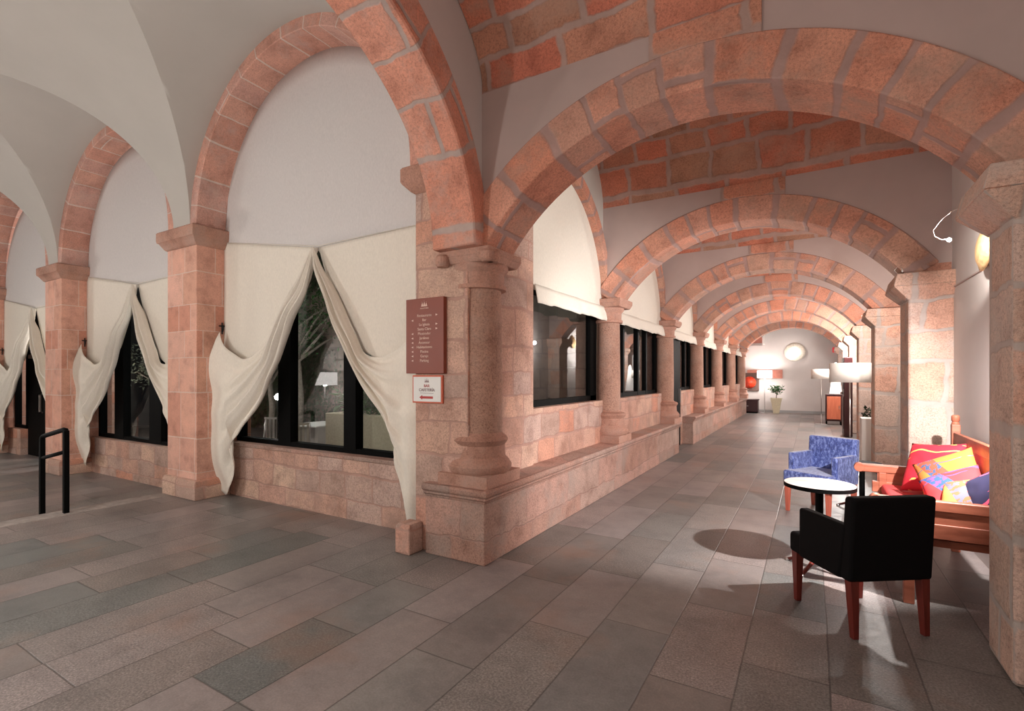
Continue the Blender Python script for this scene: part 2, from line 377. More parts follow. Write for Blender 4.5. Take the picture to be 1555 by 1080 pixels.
    def build(s, name, mat, parent=None, smooth=False, bevel=0, seg=2, weld=True, solid=0, sub=0):
        me = bpy.data.meshes.new(name); me.from_pydata([tuple(v) for v in s.v], [], s.f); me.update()
        ul = me.uv_layers.new(name='UVMap')
        for p in me.polygons:
            e = s.uv.get(p.index); nx, ny, nz = (abs(c) for c in p.normal)
            for k, li in enumerate(p.loop_indices):
                if e: ul.data[li].uv = e[k]
                else:
                    c = me.vertices[me.loops[li].vertex_index].co
                    ul.data[li].uv = (c.x + .13, c.y) if nz > nx and nz > ny else ((c.x + 40, c.z) if ny >= nx else (c.y + 80, c.z))
        if weld:
            bm = bmesh.new(); bm.from_mesh(me); bmesh.ops.remove_doubles(bm, verts=bm.verts, dist=.0005)
            bmesh.ops.recalc_face_normals(bm, faces=bm.faces); bm.to_mesh(me); bm.free()
        if smooth: me.polygons.foreach_set('use_smooth', [True] * len(me.polygons))
        me.materials.append(M[mat] if isinstance(mat, str) else mat)
        o = bpy.data.objects.new(name, me); COL.objects.link(o)
        if parent: o.parent = parent
        if solid: md = o.modifiers.new('thickness', 'SOLIDIFY'); md.thickness = solid; md.offset = 0
        if sub: md = o.modifiers.new('subdivision', 'SUBSURF'); md.levels = sub; md.render_levels = sub
        if bevel:
            md = o.modifiers.new('bevel', 'BEVEL'); md.width = bevel; md.segments = seg; md.limit_method = 'ANGLE'; md.angle_limit = math.radians(40)
            if seg > 1: me.polygons.foreach_set('use_smooth', [True] * len(me.polygons)); md.harden_normals = True
        return o
def smooth_angle(o, deg=40):
    me = o.data; bm = bmesh.new(); bm.from_mesh(me)
    for e in bm.edges:
        if len(e.link_faces) == 2 and e.calc_face_angle(0) > math.radians(deg): e.smooth = False
    for f in bm.faces: f.smooth = True
    bm.to_mesh(me); bm.free(); return o
def tag(o, label, cat, group=None, kind=None):
    o['label'] = label; o['category'] = cat
    if group: o['group'] = group
    if kind: o['kind'] = kind
    return o
def struct(o): o['kind'] = 'structure'; return o
def thing(name, label, cat, loc=(0, 0, 0), rz=0, group=None):
    o = bpy.data.objects.new(name, None); COL.objects.link(o); o.location = loc; o.rotation_euler = (0, 0, rz); o.empty_display_size = .1
    return tag(o, label, cat, group)
def tree_copy(o, parent=None):
    c = o.copy(); COL.objects.link(c); c.parent = parent
    for ch in list(o.children): tree_copy(ch, c)
    return c
def circ(cx, cz, r, a0, a1, n=48, rz=None):
    rz = r if rz is None else rz
    return [(cx + r * math.cos(a0 + (a1 - a0) * i / n), cz + rz * math.sin(a0 + (a1 - a0) * i / n)) for i in range(n + 1)]

# ------------------------------------------------------------------ floor
XE = 1.22; YS = -.42; YEND = 23.6; XW = -18.2; STEP = -7.35
b = MB(); b.box(STEP, 1.6, -.9, 24.2, -.3, 0); struct(b.build('floor', 'floor'))
b = MB(); b.box(XW - .4, STEP, -.9, 4.2, -.3, -.12); struct(b.build('floor', 'floor'))
b = MB(); b.box(STEP - .015, -7.08, -.42, 3.30, -.1, .004)
M['kerb'] = simple('step_border_stone', srgb(150, 140, 134), .7, var=.25, vs=12, bump=.3)
struct(b.build('trim_1', 'kerb', bevel=.006))

# ------------------------------------------------------------------ left gallery (north arcade)
BAYS = [-4.8, -9.0, -13.2, -17.4]; RIN = 1.755; ZS = 3.4; YF = 3.34; YW = 3.74
ord_names = ['nearest the corner column, above the large draped window', 'second from the corner, above the draped window with the pale tree', 'farthest left, partly cut by the picture edge', 'beyond the left edge of the picture']
for i, cx in enumerate(BAYS[:3]):
    inn = circ(cx, ZS, RIN, PI, 0, 56); out = circ(cx, ZS, RIN + .19, PI, 0, 56)
    b = MB(); b.arch(inn, out, YF, 4.05, 'x', i * 3.3)
    o = b.build('stone_arch', 'ring', bevel=.008, seg=1); smooth_angle(o)
    tag(o, 'salmon stone window arch, ' + ord_names[i], 'arch', 'window arches of the left arcade')
# piers
def pier_sweep(b, x0, x1, z0, z1, d0, d1=None):
    pass
piers = [(-7.26, -6.55), (-11.46, -10.75), (-15.66, -14.95)]
plab = ['square salmon stone pier between the two large draped windows', 'square salmon stone pier behind the black handrail, second from the corner', 'square salmon stone pier cut by the left edge of the photo']
for i, (x0, x1) in enumerate(piers):
    base = 0 if i == 0 else -.12
    t = thing('stone_pier', plab[i], 'pier', ((x0 + x1) / 2, YF + .3, base), 0, 'square piers of the left arcade')
    cxm, cym, cz = t.location
    b = MB(); b.box(x0 - cxm, x1 - cxm, YF - cym, 4.05 - cym, -.1, 3.21 - cz)
    for k in list(range(len(b.f))): pass
    b.build('shaft', 'pier', t, bevel=.012)
    b = MB(); b.sweep([(x0 - cxm, 4.05 - cym), (x0 - cxm, YF - cym), (x1 - cxm, YF - cym), (x1 - cxm, YW - cym)], [(0, .0), (.045, 0.0), (.045, .2), (.03, .24), (0, .25)], 1)
    b.build('plinth', 'wall', t, bevel=.01)
    b = MB(); b.sweep([(x0 - cxm, YW + .06 - cym), (x0 - cxm, YF - cym), (x1 - cxm, YF - cym), (x1 - cxm, YW + .06 - cym)],
                      [(o_, z_ - cz) for o_, z_ in [(0, 3.17), (.02, 3.18), (.035, 3.2), (.075, 3.265), (.09, 3.27), (.095, 3.3), (.095, 3.395), (.08, 3.41), (0, 3.415)]], 1)
    b.build('impost', 'cap', t, bevel=.006)
    b = MB(); b.box(x0 - cxm, x1 - cxm, YF + .0 - cym, 4.05 - cym, 3.2 - cz, 3.405 - cz); b.build('impost_core', 'cap', t)
# low walls under the windows
def lowwall(x0, x1, z0, z1):
    b = MB(); b.box(x0, x1, YW, 4.02, z0, z1); return struct(b.build('wall_north', 'wall', bevel=.012))
lowwall(-6.55, -3.05, -.1, .64); lowwall(-10.75, -7.26, -.22, .48); lowwall(-14.95, -14.2, -.22, .42)
b = MB(); b.box(-6.55, -3.05, YW - .012, 4.03, .64, .685); struct(b.build('trim_2', 'bench', bevel=.008))
# spandrels above the arcade behind the vault + outer wall closing the top
for i, cx in enumerate(BAYS[:3]):
    out = circ(cx, ZS, RIN + .15, PI, 0, 40); b = MB()
    for a, c in zip(out, out[1:]):
        b.quad((a[0], YF + .02, a[1]), (c[0], YF + .02, c[1]), (c[0], YF + .02, 5.6), (a[0], YF + .02, 5.6))
        b.quad((a[0], 4.03, a[1]), (c[0], 4.03, c[1]), (c[0], 4.03, 5.6), (a[0], 4.03, 5.6))
    struct(b.build('wall_north', 'plaster'))
for (x0, x1) in piers:
    b = MB(); b.box(x0 + .13, x1 - .13, YF + .02, 4.03, 3.4, 5.6); struct(b.build('wall_north', 'plaster'))

# groin vault, plaster
RV = 1.88; YC = 1.46; RL = 1.9
def gz(y): return ZS + math.sqrt(max(RV * RV - (y - YC) ** 2, 0))
def gy(z, side=1):   # y on the main barrel for a height
    return YC + side * math.sqrt(max(RV * RV - (z - ZS) ** 2, 0))
def build_vault():
    b = MB(); N = 64
    for cx in BAYS:
        pts = []
        for i in range(N + 1):
            a = PI - PI * i / N; x = cx + RL * math.cos(a); z = ZS + min(RL, RV) * math.sin(a) * .9999
            pts.append((x, z))
        for side in (1, -1):
            for (x0, z0), (x1, z1) in zip(pts, pts[1:]):
                K = 10; ye = YF if side > 0 else YS
                ya, yb = gy(z0, side), gy(z1, side)
                for k in range(K):
                    s0, s1 = k / K, (k + 1) / K
                    b.quad((x0, ye + (ya - ye) * s0, z0), (x1, ye + (yb - ye) * s0, z1), (x1, ye + (yb - ye) * s1, z1), (x0, ye + (ya - ye) * s1, z0))
    # main barrel pieces between lunettes
    Ms = 60; mids = [(BAYS[0] + BAYS[1]) / 2, (BAYS[1] + BAYS[2]) / 2, (BAYS[2] + BAYS[3]) / 2]
    zs = [ZS + RV * math.sin(PI / 2 * j / Ms) for j in range(Ms + 1)]
    def fx(z): return math.sqrt(max(RL * RL - ((z - ZS) * RL / RV) ** 2, 0))
    segs = [(BAYS[i + 1], BAYS[i]) for i in range(3)] + [(None, BAYS[3]), (BAYS[0], None)]
    for (l, r) in segs:
        for side in (1, -1):
            for z0, z1 in zip(zs, zs[1:]):
                def ends(z):
                    xl = (l + fx(z)) if l is not None else XW - .2
                    xr = (r - fx(z)) if r is not None else -2.6
                    return xl, xr
                a0, b0 = ends(z0); a1, b1 = ends(z1); y0, y1 = gy(z0, side), gy(z1, side)
                K = 8
                for k in range(K):
                    s0, s1 = k / K, (k + 1) / K
                    b.quad((a0 + (b0 - a0) * s0, y0, z0), (a0 + (b0 - a0) * s1, y0, z0), (a1 + (b1 - a1) * s1, y1, z1), (a1 + (b1 - a1) * s0, y1, z1))
    o = b.build('ceiling', 'plaster'); smooth_angle(o, 14); return struct(o)
build_vault()
b = MB(); b.box(XW - .2, XE + .3, YS - .2, YS, -.3, 5.6); struct(b.build('wall_south', 'plaster'))
b = MB(); b.box(XW - .2, XW, YS, 4.0, -.3, 5.6); struct(b.build('wall_west', 'plaster'))
b = MB(); b.box(XW, -15.6, YF + .1, 4.0, -.3, 5.0); struct(b.build('wall_north', 'wall'))

# windows of the left arcade: dark frame, glass, mullions
YG = 3.9
def window_n(num, x0, x1, z0, z1, mulls, door=None):
    t = bpy.data.objects.new('window_%d' % num, None); COL.objects.link(t); struct(t); t.location = ((x0 + x1) / 2, YG, z0)
    cx = t.location.x
    b = MB(); b.box(x0 - cx, x1 - cx, -.05, .05, 0, .055); b.box(x0 - cx, x1 - cx, -.05, .05, z1 - z0 - .06, z1 - z0)
    b.box(x0 - cx, x0 + .08 - cx, -.05, .05, 0, z1 - z0); b.box(x1 - .08 - cx, x1 - cx, -.05, .05, 0, z1 - z0)
    b.build('frame', 'black', t, weld=False)
    for a, c in mulls:
        b = MB(); b.box(a - cx, c - cx, -.055, .055, .02, z1 - z0 - .01); b.build('mullion', 'black', t)
    b = MB(); b.quad((x0 - cx, 0, .03), (x1 - cx, 0, .03), (x1 - cx, 0, z1 - z0), (x0 - cx, 0, z1 - z0)); b.build('pane', 'glass', t, weld=False)
window_n(1, -6.55, -3.05, .685, 3.45, [(-5.66, -5.42), (-4.48, -4.29)])
window_n(2, -10.75, -7.26, .48, 3.45, [(-10.12, -9.80), (-8.92, -8.55)])
window_n(3, -14.95, -14.2, .42, 3.45, [])
window_n(4, -13.3, -11.46, -.12, 3.45, [(-12.4, -12.3)])
t = bpy.data.objects.new('door_1', None); COL.objects.link(t); struct(t); t.location = (-13.75, YG, -.12)
b = MB(); b.box(-.44, .44, -.04, .04, 0, 2.2); b.build('leaf', 'black', t)
b = MB(); b.box(-.45, .45, -.05, .05, 2.2, 3.5); b.build('transom', 'black', t)
b = MB(); b.box(-.3, .35, -.075, -.045, 2.02, 2.1); b.build('closer', 'steel', t)
b = MB(); b.box(.36, .40, -.1, -.07, .9, 1.3); b.box(.36, .4, -.1, -.03, .9, .93); b.box(.36, .4, -.1, -.03, 1.27, 1.3); b.build('handle', 'steel', t, weld=False)

# ------------------------------------------------------------------ corner pier
YJ = 3.42
t = thing('corner_pier', 'massive pink stone corner pier carrying the brown directory sign', 'pier', (-2.8, 4.0, 0))
b = MB(); b.box(-3.05, -2.47, YJ, 4.58, 0, 5.4); o = b.build('masonry', M['wall'], t, bevel=.012); o.matrix_parent_inverse = Matrix.Translation((2.8, -4, 0))
b = MB(); b.sweep([(-3.05, YW + .05), (-3.05, YJ), (-2.7, YJ)], [(0, 3.17), (.03, 3.19), (.085, 3.25), (.095, 3.27), (.095, 3.38), (.08, 3.4), (0, 3.41)], 1)
o = b.build('impost', 'cap', t, bevel=.006); o.matrix_parent_inverse = Matrix.Translation((2.8, -4, 0))
tag(MB().box(-3.125, -2.955, 3.24, 3.415, 0, .235).frustum((-3.125, -2.955, 3.24, 3.415), (-3.105, -2.97, 3.26, 3.415), .235, .26).build('guard_stone', 'wall', bevel=.012),
    'small square stone block on the floor below the hanging curtain tail', 'stone block')

# ------------------------------------------------------------------ bench / plinth of the right gallery
XB = -2.27
def bench(path, label, closed_end=True):
    t = thing('stone_bench', label, 'bench', (path[-1][0], path[-1][1], 0), 0, 'stone ledges along the glazed side')
    inv = Matrix.Translation((-path[-1][0], -path[-1][1], 0))
    b = MB(); b.sweep(path, [(-.30, 0), (0, 0), (0, .505), (-.30, .505)], -1)
    o = b.build('masonry', 'bench', t, bevel=.01); o.matrix_parent_inverse = inv
    b = MB(); b.sweep(path, [(-.30, .50), (.005, .50), (.012, .525), (.03, .535), (.03, .555), (.045, .565), (.055, .58), (.055, .605), (.04, .62), (-.30, .622)], -1)
    o = b.build('moulded_top', 'bench', t, bevel=.004); o.matrix_parent_inverse = inv
bench([(XB, 10.33), (XB, 3.37), (-2.89, 3.37)], 'pink stone ledge with moulded edge wrapping the corner column, in front')
bench([(XB, 22.4), (XB, 11.72)], 'pale stone ledge beyond the black door, in the far gallery')

# west wall of the right gallery
YCOL = [3.62, 6.83, 10.04, 13.2, 16.3, 19.4, 22.5]
XWL = -2.48
for i in range(6):
    y0, y1 = YCOL[i], YCOL[i + 1]; ya = 4.58 if i == 0 else y0; cy = (y0 + y1) / 2; r = (y1 - y0) / 2 - .16
    if i == 2:
        b = MB(); b.box(-2.85, XWL - .02, y0, 10.42, 0, 1.2); b.box(-2.85, XWL - .02, 11.55, y1, 0, 1.2)
    else:
        b = MB(); b.box(-2.85, XWL - .02, ya, y1, 0, 1.2)
    struct(b.build('wall_west', 'wall', bevel=.008))
    # plaster spandrel above
    out = circ(cy, 2.5, r + .1, PI, 0, 32); b = MB()
    for a, c in zip(out, out[1:]):
        b.quad((XWL, a[0], a[1]), (XWL, c[0], c[1]), (XWL, c[0], 5.4), (XWL, a[0], 5.4))
        b.quad((-2.85, a[0], a[1]), (-2.85, c[0], c[1]), (-2.85, c[0], 5.4), (-2.85, a[0], 5.4))
    b.box(-2.85, XWL, y0 - .001, cy - r - .1, 2.5, 5.4); b.box(-2.85, XWL, cy + r + .1, y1 + .001, 2.5, 5.4)
    struct(b.build('wall_west', 'plaster', weld=False))
    inn = circ(cy, 2.5, r, PI, 0, 40); ou = circ(cy, 2.5, r + .15, PI, 0, 40)
    b = MB(); b.arch(inn, ou, XWL + .06, -2.86, 'y', i * 2.7); o = b.build('stone_arch', 'vous', bevel=.006, seg=1); smooth_angle(o)
    pos = ['first', 'second', 'third', 'fourth', 'fifth', 'sixth'][i]
    tag(o, 'pink stone arch over the %s glazed opening of the right gallery, counted from the corner' % pos, 'arch', 'arches over the gallery glazing')
    # glazing
    t = bpy.data.objects.new('window_%d' % (i + 5), None); COL.objects.link(t); struct(t); XG = -2.64; t.location = (XG, cy, 1.2)
    a0, a1 = ya - cy + (.0 if i == 0 else .14), y1 - cy - .14
    b = MB(); b.box(-.035, .035, a0, a1, 0, .07); b.box(-.035, .035, a0, a1, 1.25, 1.33); b.box(-.035, .035, a0, a0 + .05, 0, 1.3); b.box(-.035, .035, a1 - (.22 if i == 0 else .07), a1, 0, 1.3)
    b.build('frame', 'black', t, weld=False)
    mul = {0: [], 1: [-.55, .25, .75], 2: [-1.1, .85], 3: [-.4, .5], 4: [-.4, .5], 5: [0]}[i]
    for mm in mul:
        b = MB(); b.box(-.04, .04, mm - .035, mm + .035, .0, 1.3); b.build('mullion', 'black', t)
    b = MB(); b.quad((0, a0, .03), (0, a1, .03), (0, a1, 1.33), (0, a0, 1.33)); b.build('pane', 'glass', t, weld=False)
    # cloth blind filling the arch with a valance
    b = MB(); N = 40; ys = [ya + (y1 - ya) * k / N for k in range(N + 1)]
    lo = max(cy - r + .004, ya + .004); hi = cy + r - .004
    ys = [lo + (hi - lo) * k / N for k in range(N + 1)]
    for j in range(N):
        q = []
        for y in (ys[j], ys[j + 1]): q.append(2.5 + math.sqrt(max((r - .003) ** 2 - (y - cy) ** 2, 0)))
        zb0, zb1 = 2.47, 2.47
        K = 6
        for k in range(K):
            f0, f1 = k / K, (k + 1) / K
            def P(y, zt, f): return (XWL - .035 + .012 * math.sin(y * 3 + i) * (1 - f), y, 2.45 + (zt - 2.45) * f)
            b.quad(P(ys[j], q[0], f0), P(ys[j + 1], q[1], f0), P(ys[j + 1], q[1], f1), P(ys[j], q[0], f1))
    t2 = thing('arch_blind', 'cream cloth blind filling the %s arch of the right gallery, counted from the corner' % pos, 'blind', (XWL, cy, 2.4), 0, 'cloth blinds in the gallery arches')
    inv = Matrix.Translation((-XWL, -cy, -2.4))
    o = b.build('cloth', 'blind', t2, smooth=True); o.matrix_parent_inverse = inv
    b = MB(); lo2, hi2 = lo, min(hi + .06, y1 - .1); NV = 90; rows = []
    for k in range(5):
        row = []
        for j in range(NV + 1):
            y = lo2 + (hi2 - lo2) * j / NV; f = k / 4
            wv = .02 * math.sin(y * 7 + i * 2) + .012 * math.sin(y * 17 + i)
            row.append(b.vert((XWL + .005 + (.035 + wv) * (.3 + f * .7), y, 2.50 - (.19 + wv * .6) * f)))
        rows.append(row)
    for k in range(4):
        for j in range(NV): b.face([rows[k][j], rows[k][j + 1], rows[k + 1][j + 1], rows[k + 1][j]])
    o = b.build('valance', 'blind', t2, smooth=True, solid=.006); o.matrix_parent_inverse = inv

# black glazed door in the third opening
t = bpy.data.objects.new('door_2', None); COL.objects.link(t); struct(t); t.location = (-2.56, 11.0, 0)
b = MB(); b.box(-.05, .05, -.56, .54, 0, 2.36); b.build('leaf', 'black', t, bevel=.005)
b = MB(); b.box(.05, .09, .38, .42, .95, 1.25); b.build('handle', 'steel', t)

# columns
def column(x, y, label, big=1.0):
    t = thing('stone_column', label, 'column', (x, y, .62), 0, 'round columns on the stone ledge')
    r = .175 * big
    b = MB(); b.box(-.25, .25, -.27, .27, 0, .10); b.lathe(0, 0, [(.25, .09), (.275, .12), (.28, .16), (.255, .2), (.225, .23), (.22, .33), (.235, .35), (.25, .375), (.235, .40), (r + .012, .42), (r, .44)], 36)
    o = b.build('base', 'cap', t, weld=False); smooth_angle(o, 35)
    b = MB(); b.lathe(0, 0, [(r, .42), (r * 1.02, .8), (r * .99, 1.3), (r * .96, 1.68)], 40); o = b.build('shaft', 'col', t); smooth_angle(o)
    b = MB(); b.lathe(0, 0, [(r * .96, 1.66), (r + .035, 1.665), (r + .035, 1.70), (r + .015, 1.705), (r + .02, 1.80), (r + .05, 1.835), (r + .055, 1.86), (r + .05, 1.875)], 40)
    o = b.build('capital', 'cap', t); smooth_angle(o, 35)
    b = MB(); b.frustum((-.22, .24, -.24, .24), (-.25, .27, -.27, .27), 1.87, 1.93); b.box(-.25, .27, -.27, .27, 1.925, 1.985)
    b.build('abacus', 'cap', t, bevel=.012, weld=False)
    return t
c0 = column(-2.50, 3.64, 'stout granite corner column beside the brown directory sign', 1.12)
# corner volutes of the capital
b = MB()
for (vx, vy) in ((-.2, -.27), (.27, -.2), (.25, -.25)):
    b.lathe(vx, vy, [(.045, 1.85), (.06, 1.87), (.06, 1.93), (.045, 1.95)], 16)
b.build('volute', 'cap', c0, weld=False)
c1 = column(-2.48, YCOL[1], 'slender stone column between the first and second glazed openings', .95)
clabs = ['slender stone column just before the black glazed door', 'stone column just past the black glazed door', 'fifth stone column from the corner, in the far gallery', 'sixth stone column from the corner, in the far gallery', 'last stone column beside the end wall']
for k in range(2, 7):
    c = tree_copy(c1); c.location = (-2.48, YCOL[k], .62); tag(c, clabs[k - 2], 'column', 'round columns on the stone ledge')

# ------------------------------------------------------------------ transverse arches, east piers, stone vaults
AC = (-.72, 1.494); AR = 1.916; XA = .86
def seg_angles(R, x0, x1): return math.acos(max(-1, min(1, (x0 - AC[0]) / R))), math.acos(max(-1, min(1, (x1 - AC[0]) / R)))
posn = ['nearest', 'second', 'third', 'fourth', 'fifth', 'sixth', 'farthest']
for i, y in enumerate(YCOL):
    w0, w1 = y - .22, y + .22
    a0, a1 = seg_angles(AR, -2.32, .88)
    inn = circ(*AC, AR, a0, a1, 44); out = circ(*AC, AR + .29, a0, a1, 44)
    b = MB(); b.arch(inn, out, w0, w1, 'x', i * 1.7)
    o = b.build('stone_arch', 'vous', bevel=.012, seg=2); smooth_angle(o)
    tag(o, 'wide low stone arch spanning the right gallery, %s of the seven' % posn[i], 'arch', 'transverse arches of the right gallery')
    # spandrel: plaster left and right, stone in the middle
    ro = AR + .27
    def ext(x): return AC[1] + math.sqrt(max(ro * ro - (x - AC[0]) ** 2, 0))
    for (xa, xb, mt) in ((-2.48, -.95, 'plaster_d'), (-.95, -.26, 'vault'), (-.26, XE, 'plaster_d')):
        b = MB(); N = 24; inset = .016 if mt != 'vault' else .004; zt = 3.86
        for k in range(N):
            x0, x1 = xa + (xb - xa) * k / N, xa + (xb - xa) * (k + 1) / N
            for yy in (w0 + inset, w1 - inset): b.quad((x0, yy, ext(x0)), (x1, yy, ext(x1)), (x1, yy, zt), (x0, yy, zt))
            b.quad((x0, w0 + inset, ext(x0)), (x1, w0 + inset, ext(x1)), (x1, w1 - inset, ext(x1)), (x0, w1 - inset, ext(x0)))
        b.quad((xa, w0 + inset, zt), (xb, w0 + inset, zt), (xb, w1 - inset, zt), (xa, w1 - inset, zt))
        struct(b.build('wall_spandrel', mt, weld=False))
    # masonry bed over the arch
    b = MB(); b.box(-2.48, XE, w0 + .02, w1 - .02, 3.86, 5.4); struct(b.build('wall_spandrel', 'vault'))
    # east pier
    if i < 7:
        lab = ['massive tan stone pier cut by the right edge of the photo', 'stone pier behind the wooden settle and its cushions', 'stone pier behind the large white lamp shade', 'narrow-looking stone pier with the small plant at its foot', 'fifth stone pier along the right side of the gallery', 'sixth stone pier along the right side of the gallery', 'last stone pier by the end wall, lit white'][i]
        t = thing('east_pier', lab, 'pier', (1.05, y, 0), 0, 'stone piers along the right wall'); inv = Matrix.Translation((-1.05, -y, 0))
        px = .86; ya_, yb_ = (y - .21, y + .21) if i == 0 else (y - .28, y + .28)
        b = MB(); b.box(px, XE + .02, ya_, yb_, 0, 2.38)
        o = b.build('shaft', 'rpier', t, bevel=.03, seg=3); o.matrix_parent_inverse = inv
        b = MB(); b.frustum((px, XE + .02, ya_, yb_), (px - .13, XE + .02, ya_ - .09, yb_ + .09), 2.33, 2.47); b.frustum((px - .13, XE + .02, ya_ - .09, yb_ + .09), (px - .10, XE + .02, ya_ - .07, yb_ + .07), 2.47, 2.60)
        o = b.build('capital', 'rpier', t, bevel=.01, weld=False); o.matrix_parent_inverse = inv
        b = MB(); b.box(.92, XE, y - .205, y + .205, 2.59, 2.70); o = b.build('springer', 'vous', t, bevel=.006); o.matrix_parent_inverse = inv
# stone barrel vaults between
def stone_vault(y0, y1, x0, x1, zs, rise, y_uv):
    b = MB(); N = 40; cy = (y0 + y1) / 2; a = (y1 - y0) / 2; pts = circ(cy, zs, a, PI, 0, N, rise); L = 0
    for p, q in zip(pts, pts[1:]):
        dl = math.dist(p, q); b.quad((x0, p[0], p[1]), (x1, p[0], p[1]), (x1, q[0], q[1]), (x0, q[0], q[1]), [(x0 + y_uv, L), (x1 + y_uv, L), (x1 + y_uv, L + dl), (x0 + y_uv, L + dl)]); L += dl
    o = b.build('ceiling', 'vault', smooth=True); return struct(o)
stone_vault(YS, YCOL[0] - .20, -2.32, XE + .02, 3.86, .98, 5)
for i in range(6): stone_vault(YCOL[i] + .20, YCOL[i + 1] - .20, -2.5, XE + .02, 3.84, 1.0, 9 + i * 3.3)
stone_vault(YCOL[6] + .20, YEND + .9, -2.5, XE + .02, 3.84, 1.0, 3)
# arch over the passage between the two galleries
bi = circ(1.48, 2.6, 1.8, PI, 0, 60, 1.53); bo = circ(1.48, 2.6, 2.0, PI, 0, 60, 1.84)
b = MB(); b.arch(bi, bo, -2.3, -2.74, 'y', .4); o = b.build('stone_arch', 'bigarch', bevel=.012, seg=1); smooth_angle(o)
tag(o, 'tall salmon stone arch rising from the corner column towards the top edge', 'arch')
b = MB(); bo2 = circ(1.48, 2.6, 1.97, PI, 0, 60, 1.80)
for a, c in zip(bo2, bo2[1:]):
    for xx in (-2.325, -2.72): b.quad((xx, a[0], a[1]), (xx, c[0], c[1]), (xx, c[0], 5.5), (xx, a[0], 5.5))
struct(b.build('wall_spandrel', 'plaster_w', weld=False))

# east wall and end wall
b = MB(); b.box(XE, XE + .2, YS, YEND + .2, 0, 5.4); struct(b.build('wall_east', 'plaster_w'))
b = MB(); b.box(-3.0, XE + .2, YEND, YEND + .2, 0, 5.4); struct(b.build('wall_end', 'plaster_w'))
b = MB(); b.box(-2.85, XWL, 22.5, YEND, 0, 5.4); struct(b.build('wall_west', 'plaster_w'))
b = MB(); b.box(-2.2, XE, YEND - .015, YEND, 0, .1); struct(b.build('baseboard_end', simple('grey_skirting', srgb(150, 148, 146), .6)))
b = MB(); b.box(XE - .012, XE, 3.9, 6.55, 2.42, 2.432); struct(b.build('trim_3', 'plaster_d'))

# ------------------------------------------------------------------ curtains
def interp(curve, s):
    """resample a polyline (list of 2D) at s in 0..1 by arclength, smoothed (Catmull-Rom)"""
    n = len(curve); L = [0]
    for i in range(1, n): L.append(L[-1] + math.dist(curve[i - 1], curve[i]))
    d = s * L[-1]
    for i in range(1, n):
        if d <= L[i] or i == n - 1: break
    f = (d - L[i - 1]) / max(L[i] - L[i - 1], 1e-6)
    p0 = curve[max(i - 2, 0)]; p1 = curve[i - 1]; p2 = curve[i]; p3 = curve[min(i + 1, n - 1)]
    return tuple(.5 * ((2 * p1[k]) + (-p0[k] + p2[k]) * f + (2 * p0[k] - 5 * p1[k] + 4 * p2[k] - p3[k]) * f * f + (-p0[k] + 3 * p1[k] - 3 * p2[k] + p3[k]) * f ** 3) for k in range(2))
# coordinates relative to the bay centre
def rel(l, c=-4.8): return [(x - c, z) for x, z in l]
L_C0 = rel([(-6.47, 2.10), (-6.34, 1.92), (-6.12, 1.80), (-5.91, 1.745), (-5.62, 1.84), (-5.33, 2.04), (-5.12, 2.3), (-4.92, 2.6), (-4.71, 2.96)])
L_C1 = rel([(-6.60, .12), (-6.39, .03), (-6.20, .20), (-6.17, .45), (-6.19, .69), (-5.90, .93), (-5.57, 1.26), (-5.36, 1.65), (-5.11, 2.08), (-4.84, 2.5), (-4.69, 2.93)])
R_C0 = rel([(-3.13, 2.05), (-3.30, 1.86), (-3.52, 1.76), (-3.74, 1.735), (-3.95, 1.82), (-4.10, 2.06), (-4.30, 2.38), (-4.52, 2.68), (-4.69, 2.96)])
R_C1 = rel([(-3.10, .28), (-3.27, .10), (-3.36, .30), (-3.44, .62), (-3.43, .8), (-3.56, 1.08), (-3.83, 1.35), (-4.11, 1.72), (-4.38, 2.2), (-4.58, 2.6), (-4.70, 2.93)])
def swag(C0, C1, bulge_dir, seed, yf=3.60):
    b = MB(); NS, NT = 90, 46; g = []
    for j in range(NT + 1):
        t = j / NT; row = []
        for i in range(NS + 1):
            s = i / NS; a = interp(C0, s); c = interp(C1, s)
            x = a[0] + (c[0] - a[0]) * t; z = a[1] + (c[1] - a[1]) * t
            x += bulge_dir * .13 * math.sin(PI * t) * (1 - s) ** 4
            tail = max(0, 1 - s / .38)
            # swag folds follow the upper curve, tail folds run down from the hook
            wgt = min(1, s / .12) * min(1, (1 - s) / .25 + .15)
            ph = t * 2 * PI * 4.1 + s * 2.2 + seed
            d = (1 - tail) * wgt * (.04 * math.sin(ph) + .016 * math.sin(ph * 2.3 + 1))
            d += tail * (.028 * math.sin(s * 46 + seed + t * 1.5) * min(1, t * 2.5) + .02 * math.sin(t * 9 + s * 12))
            z += (1 - tail) * .5 * d * wgt
            y = yf - .10 * math.sin(PI * min(1, t * 1.05)) * (1 - .3 * s) * min(1, (1 - s) * 3) - d - .03 * mnoise.noise(Vector((x * 3, z * 3, seed)))
            y = min(y, 3.715) - .01 * (1 - s)
            row.append(b.vert((x, y, z)))
        g.append(row)
    for j in range(NT):
        for i in range(NS): b.face([g[j][i], g[j][i + 1], g[j + 1][i + 1], g[j + 1][i]])
    return b
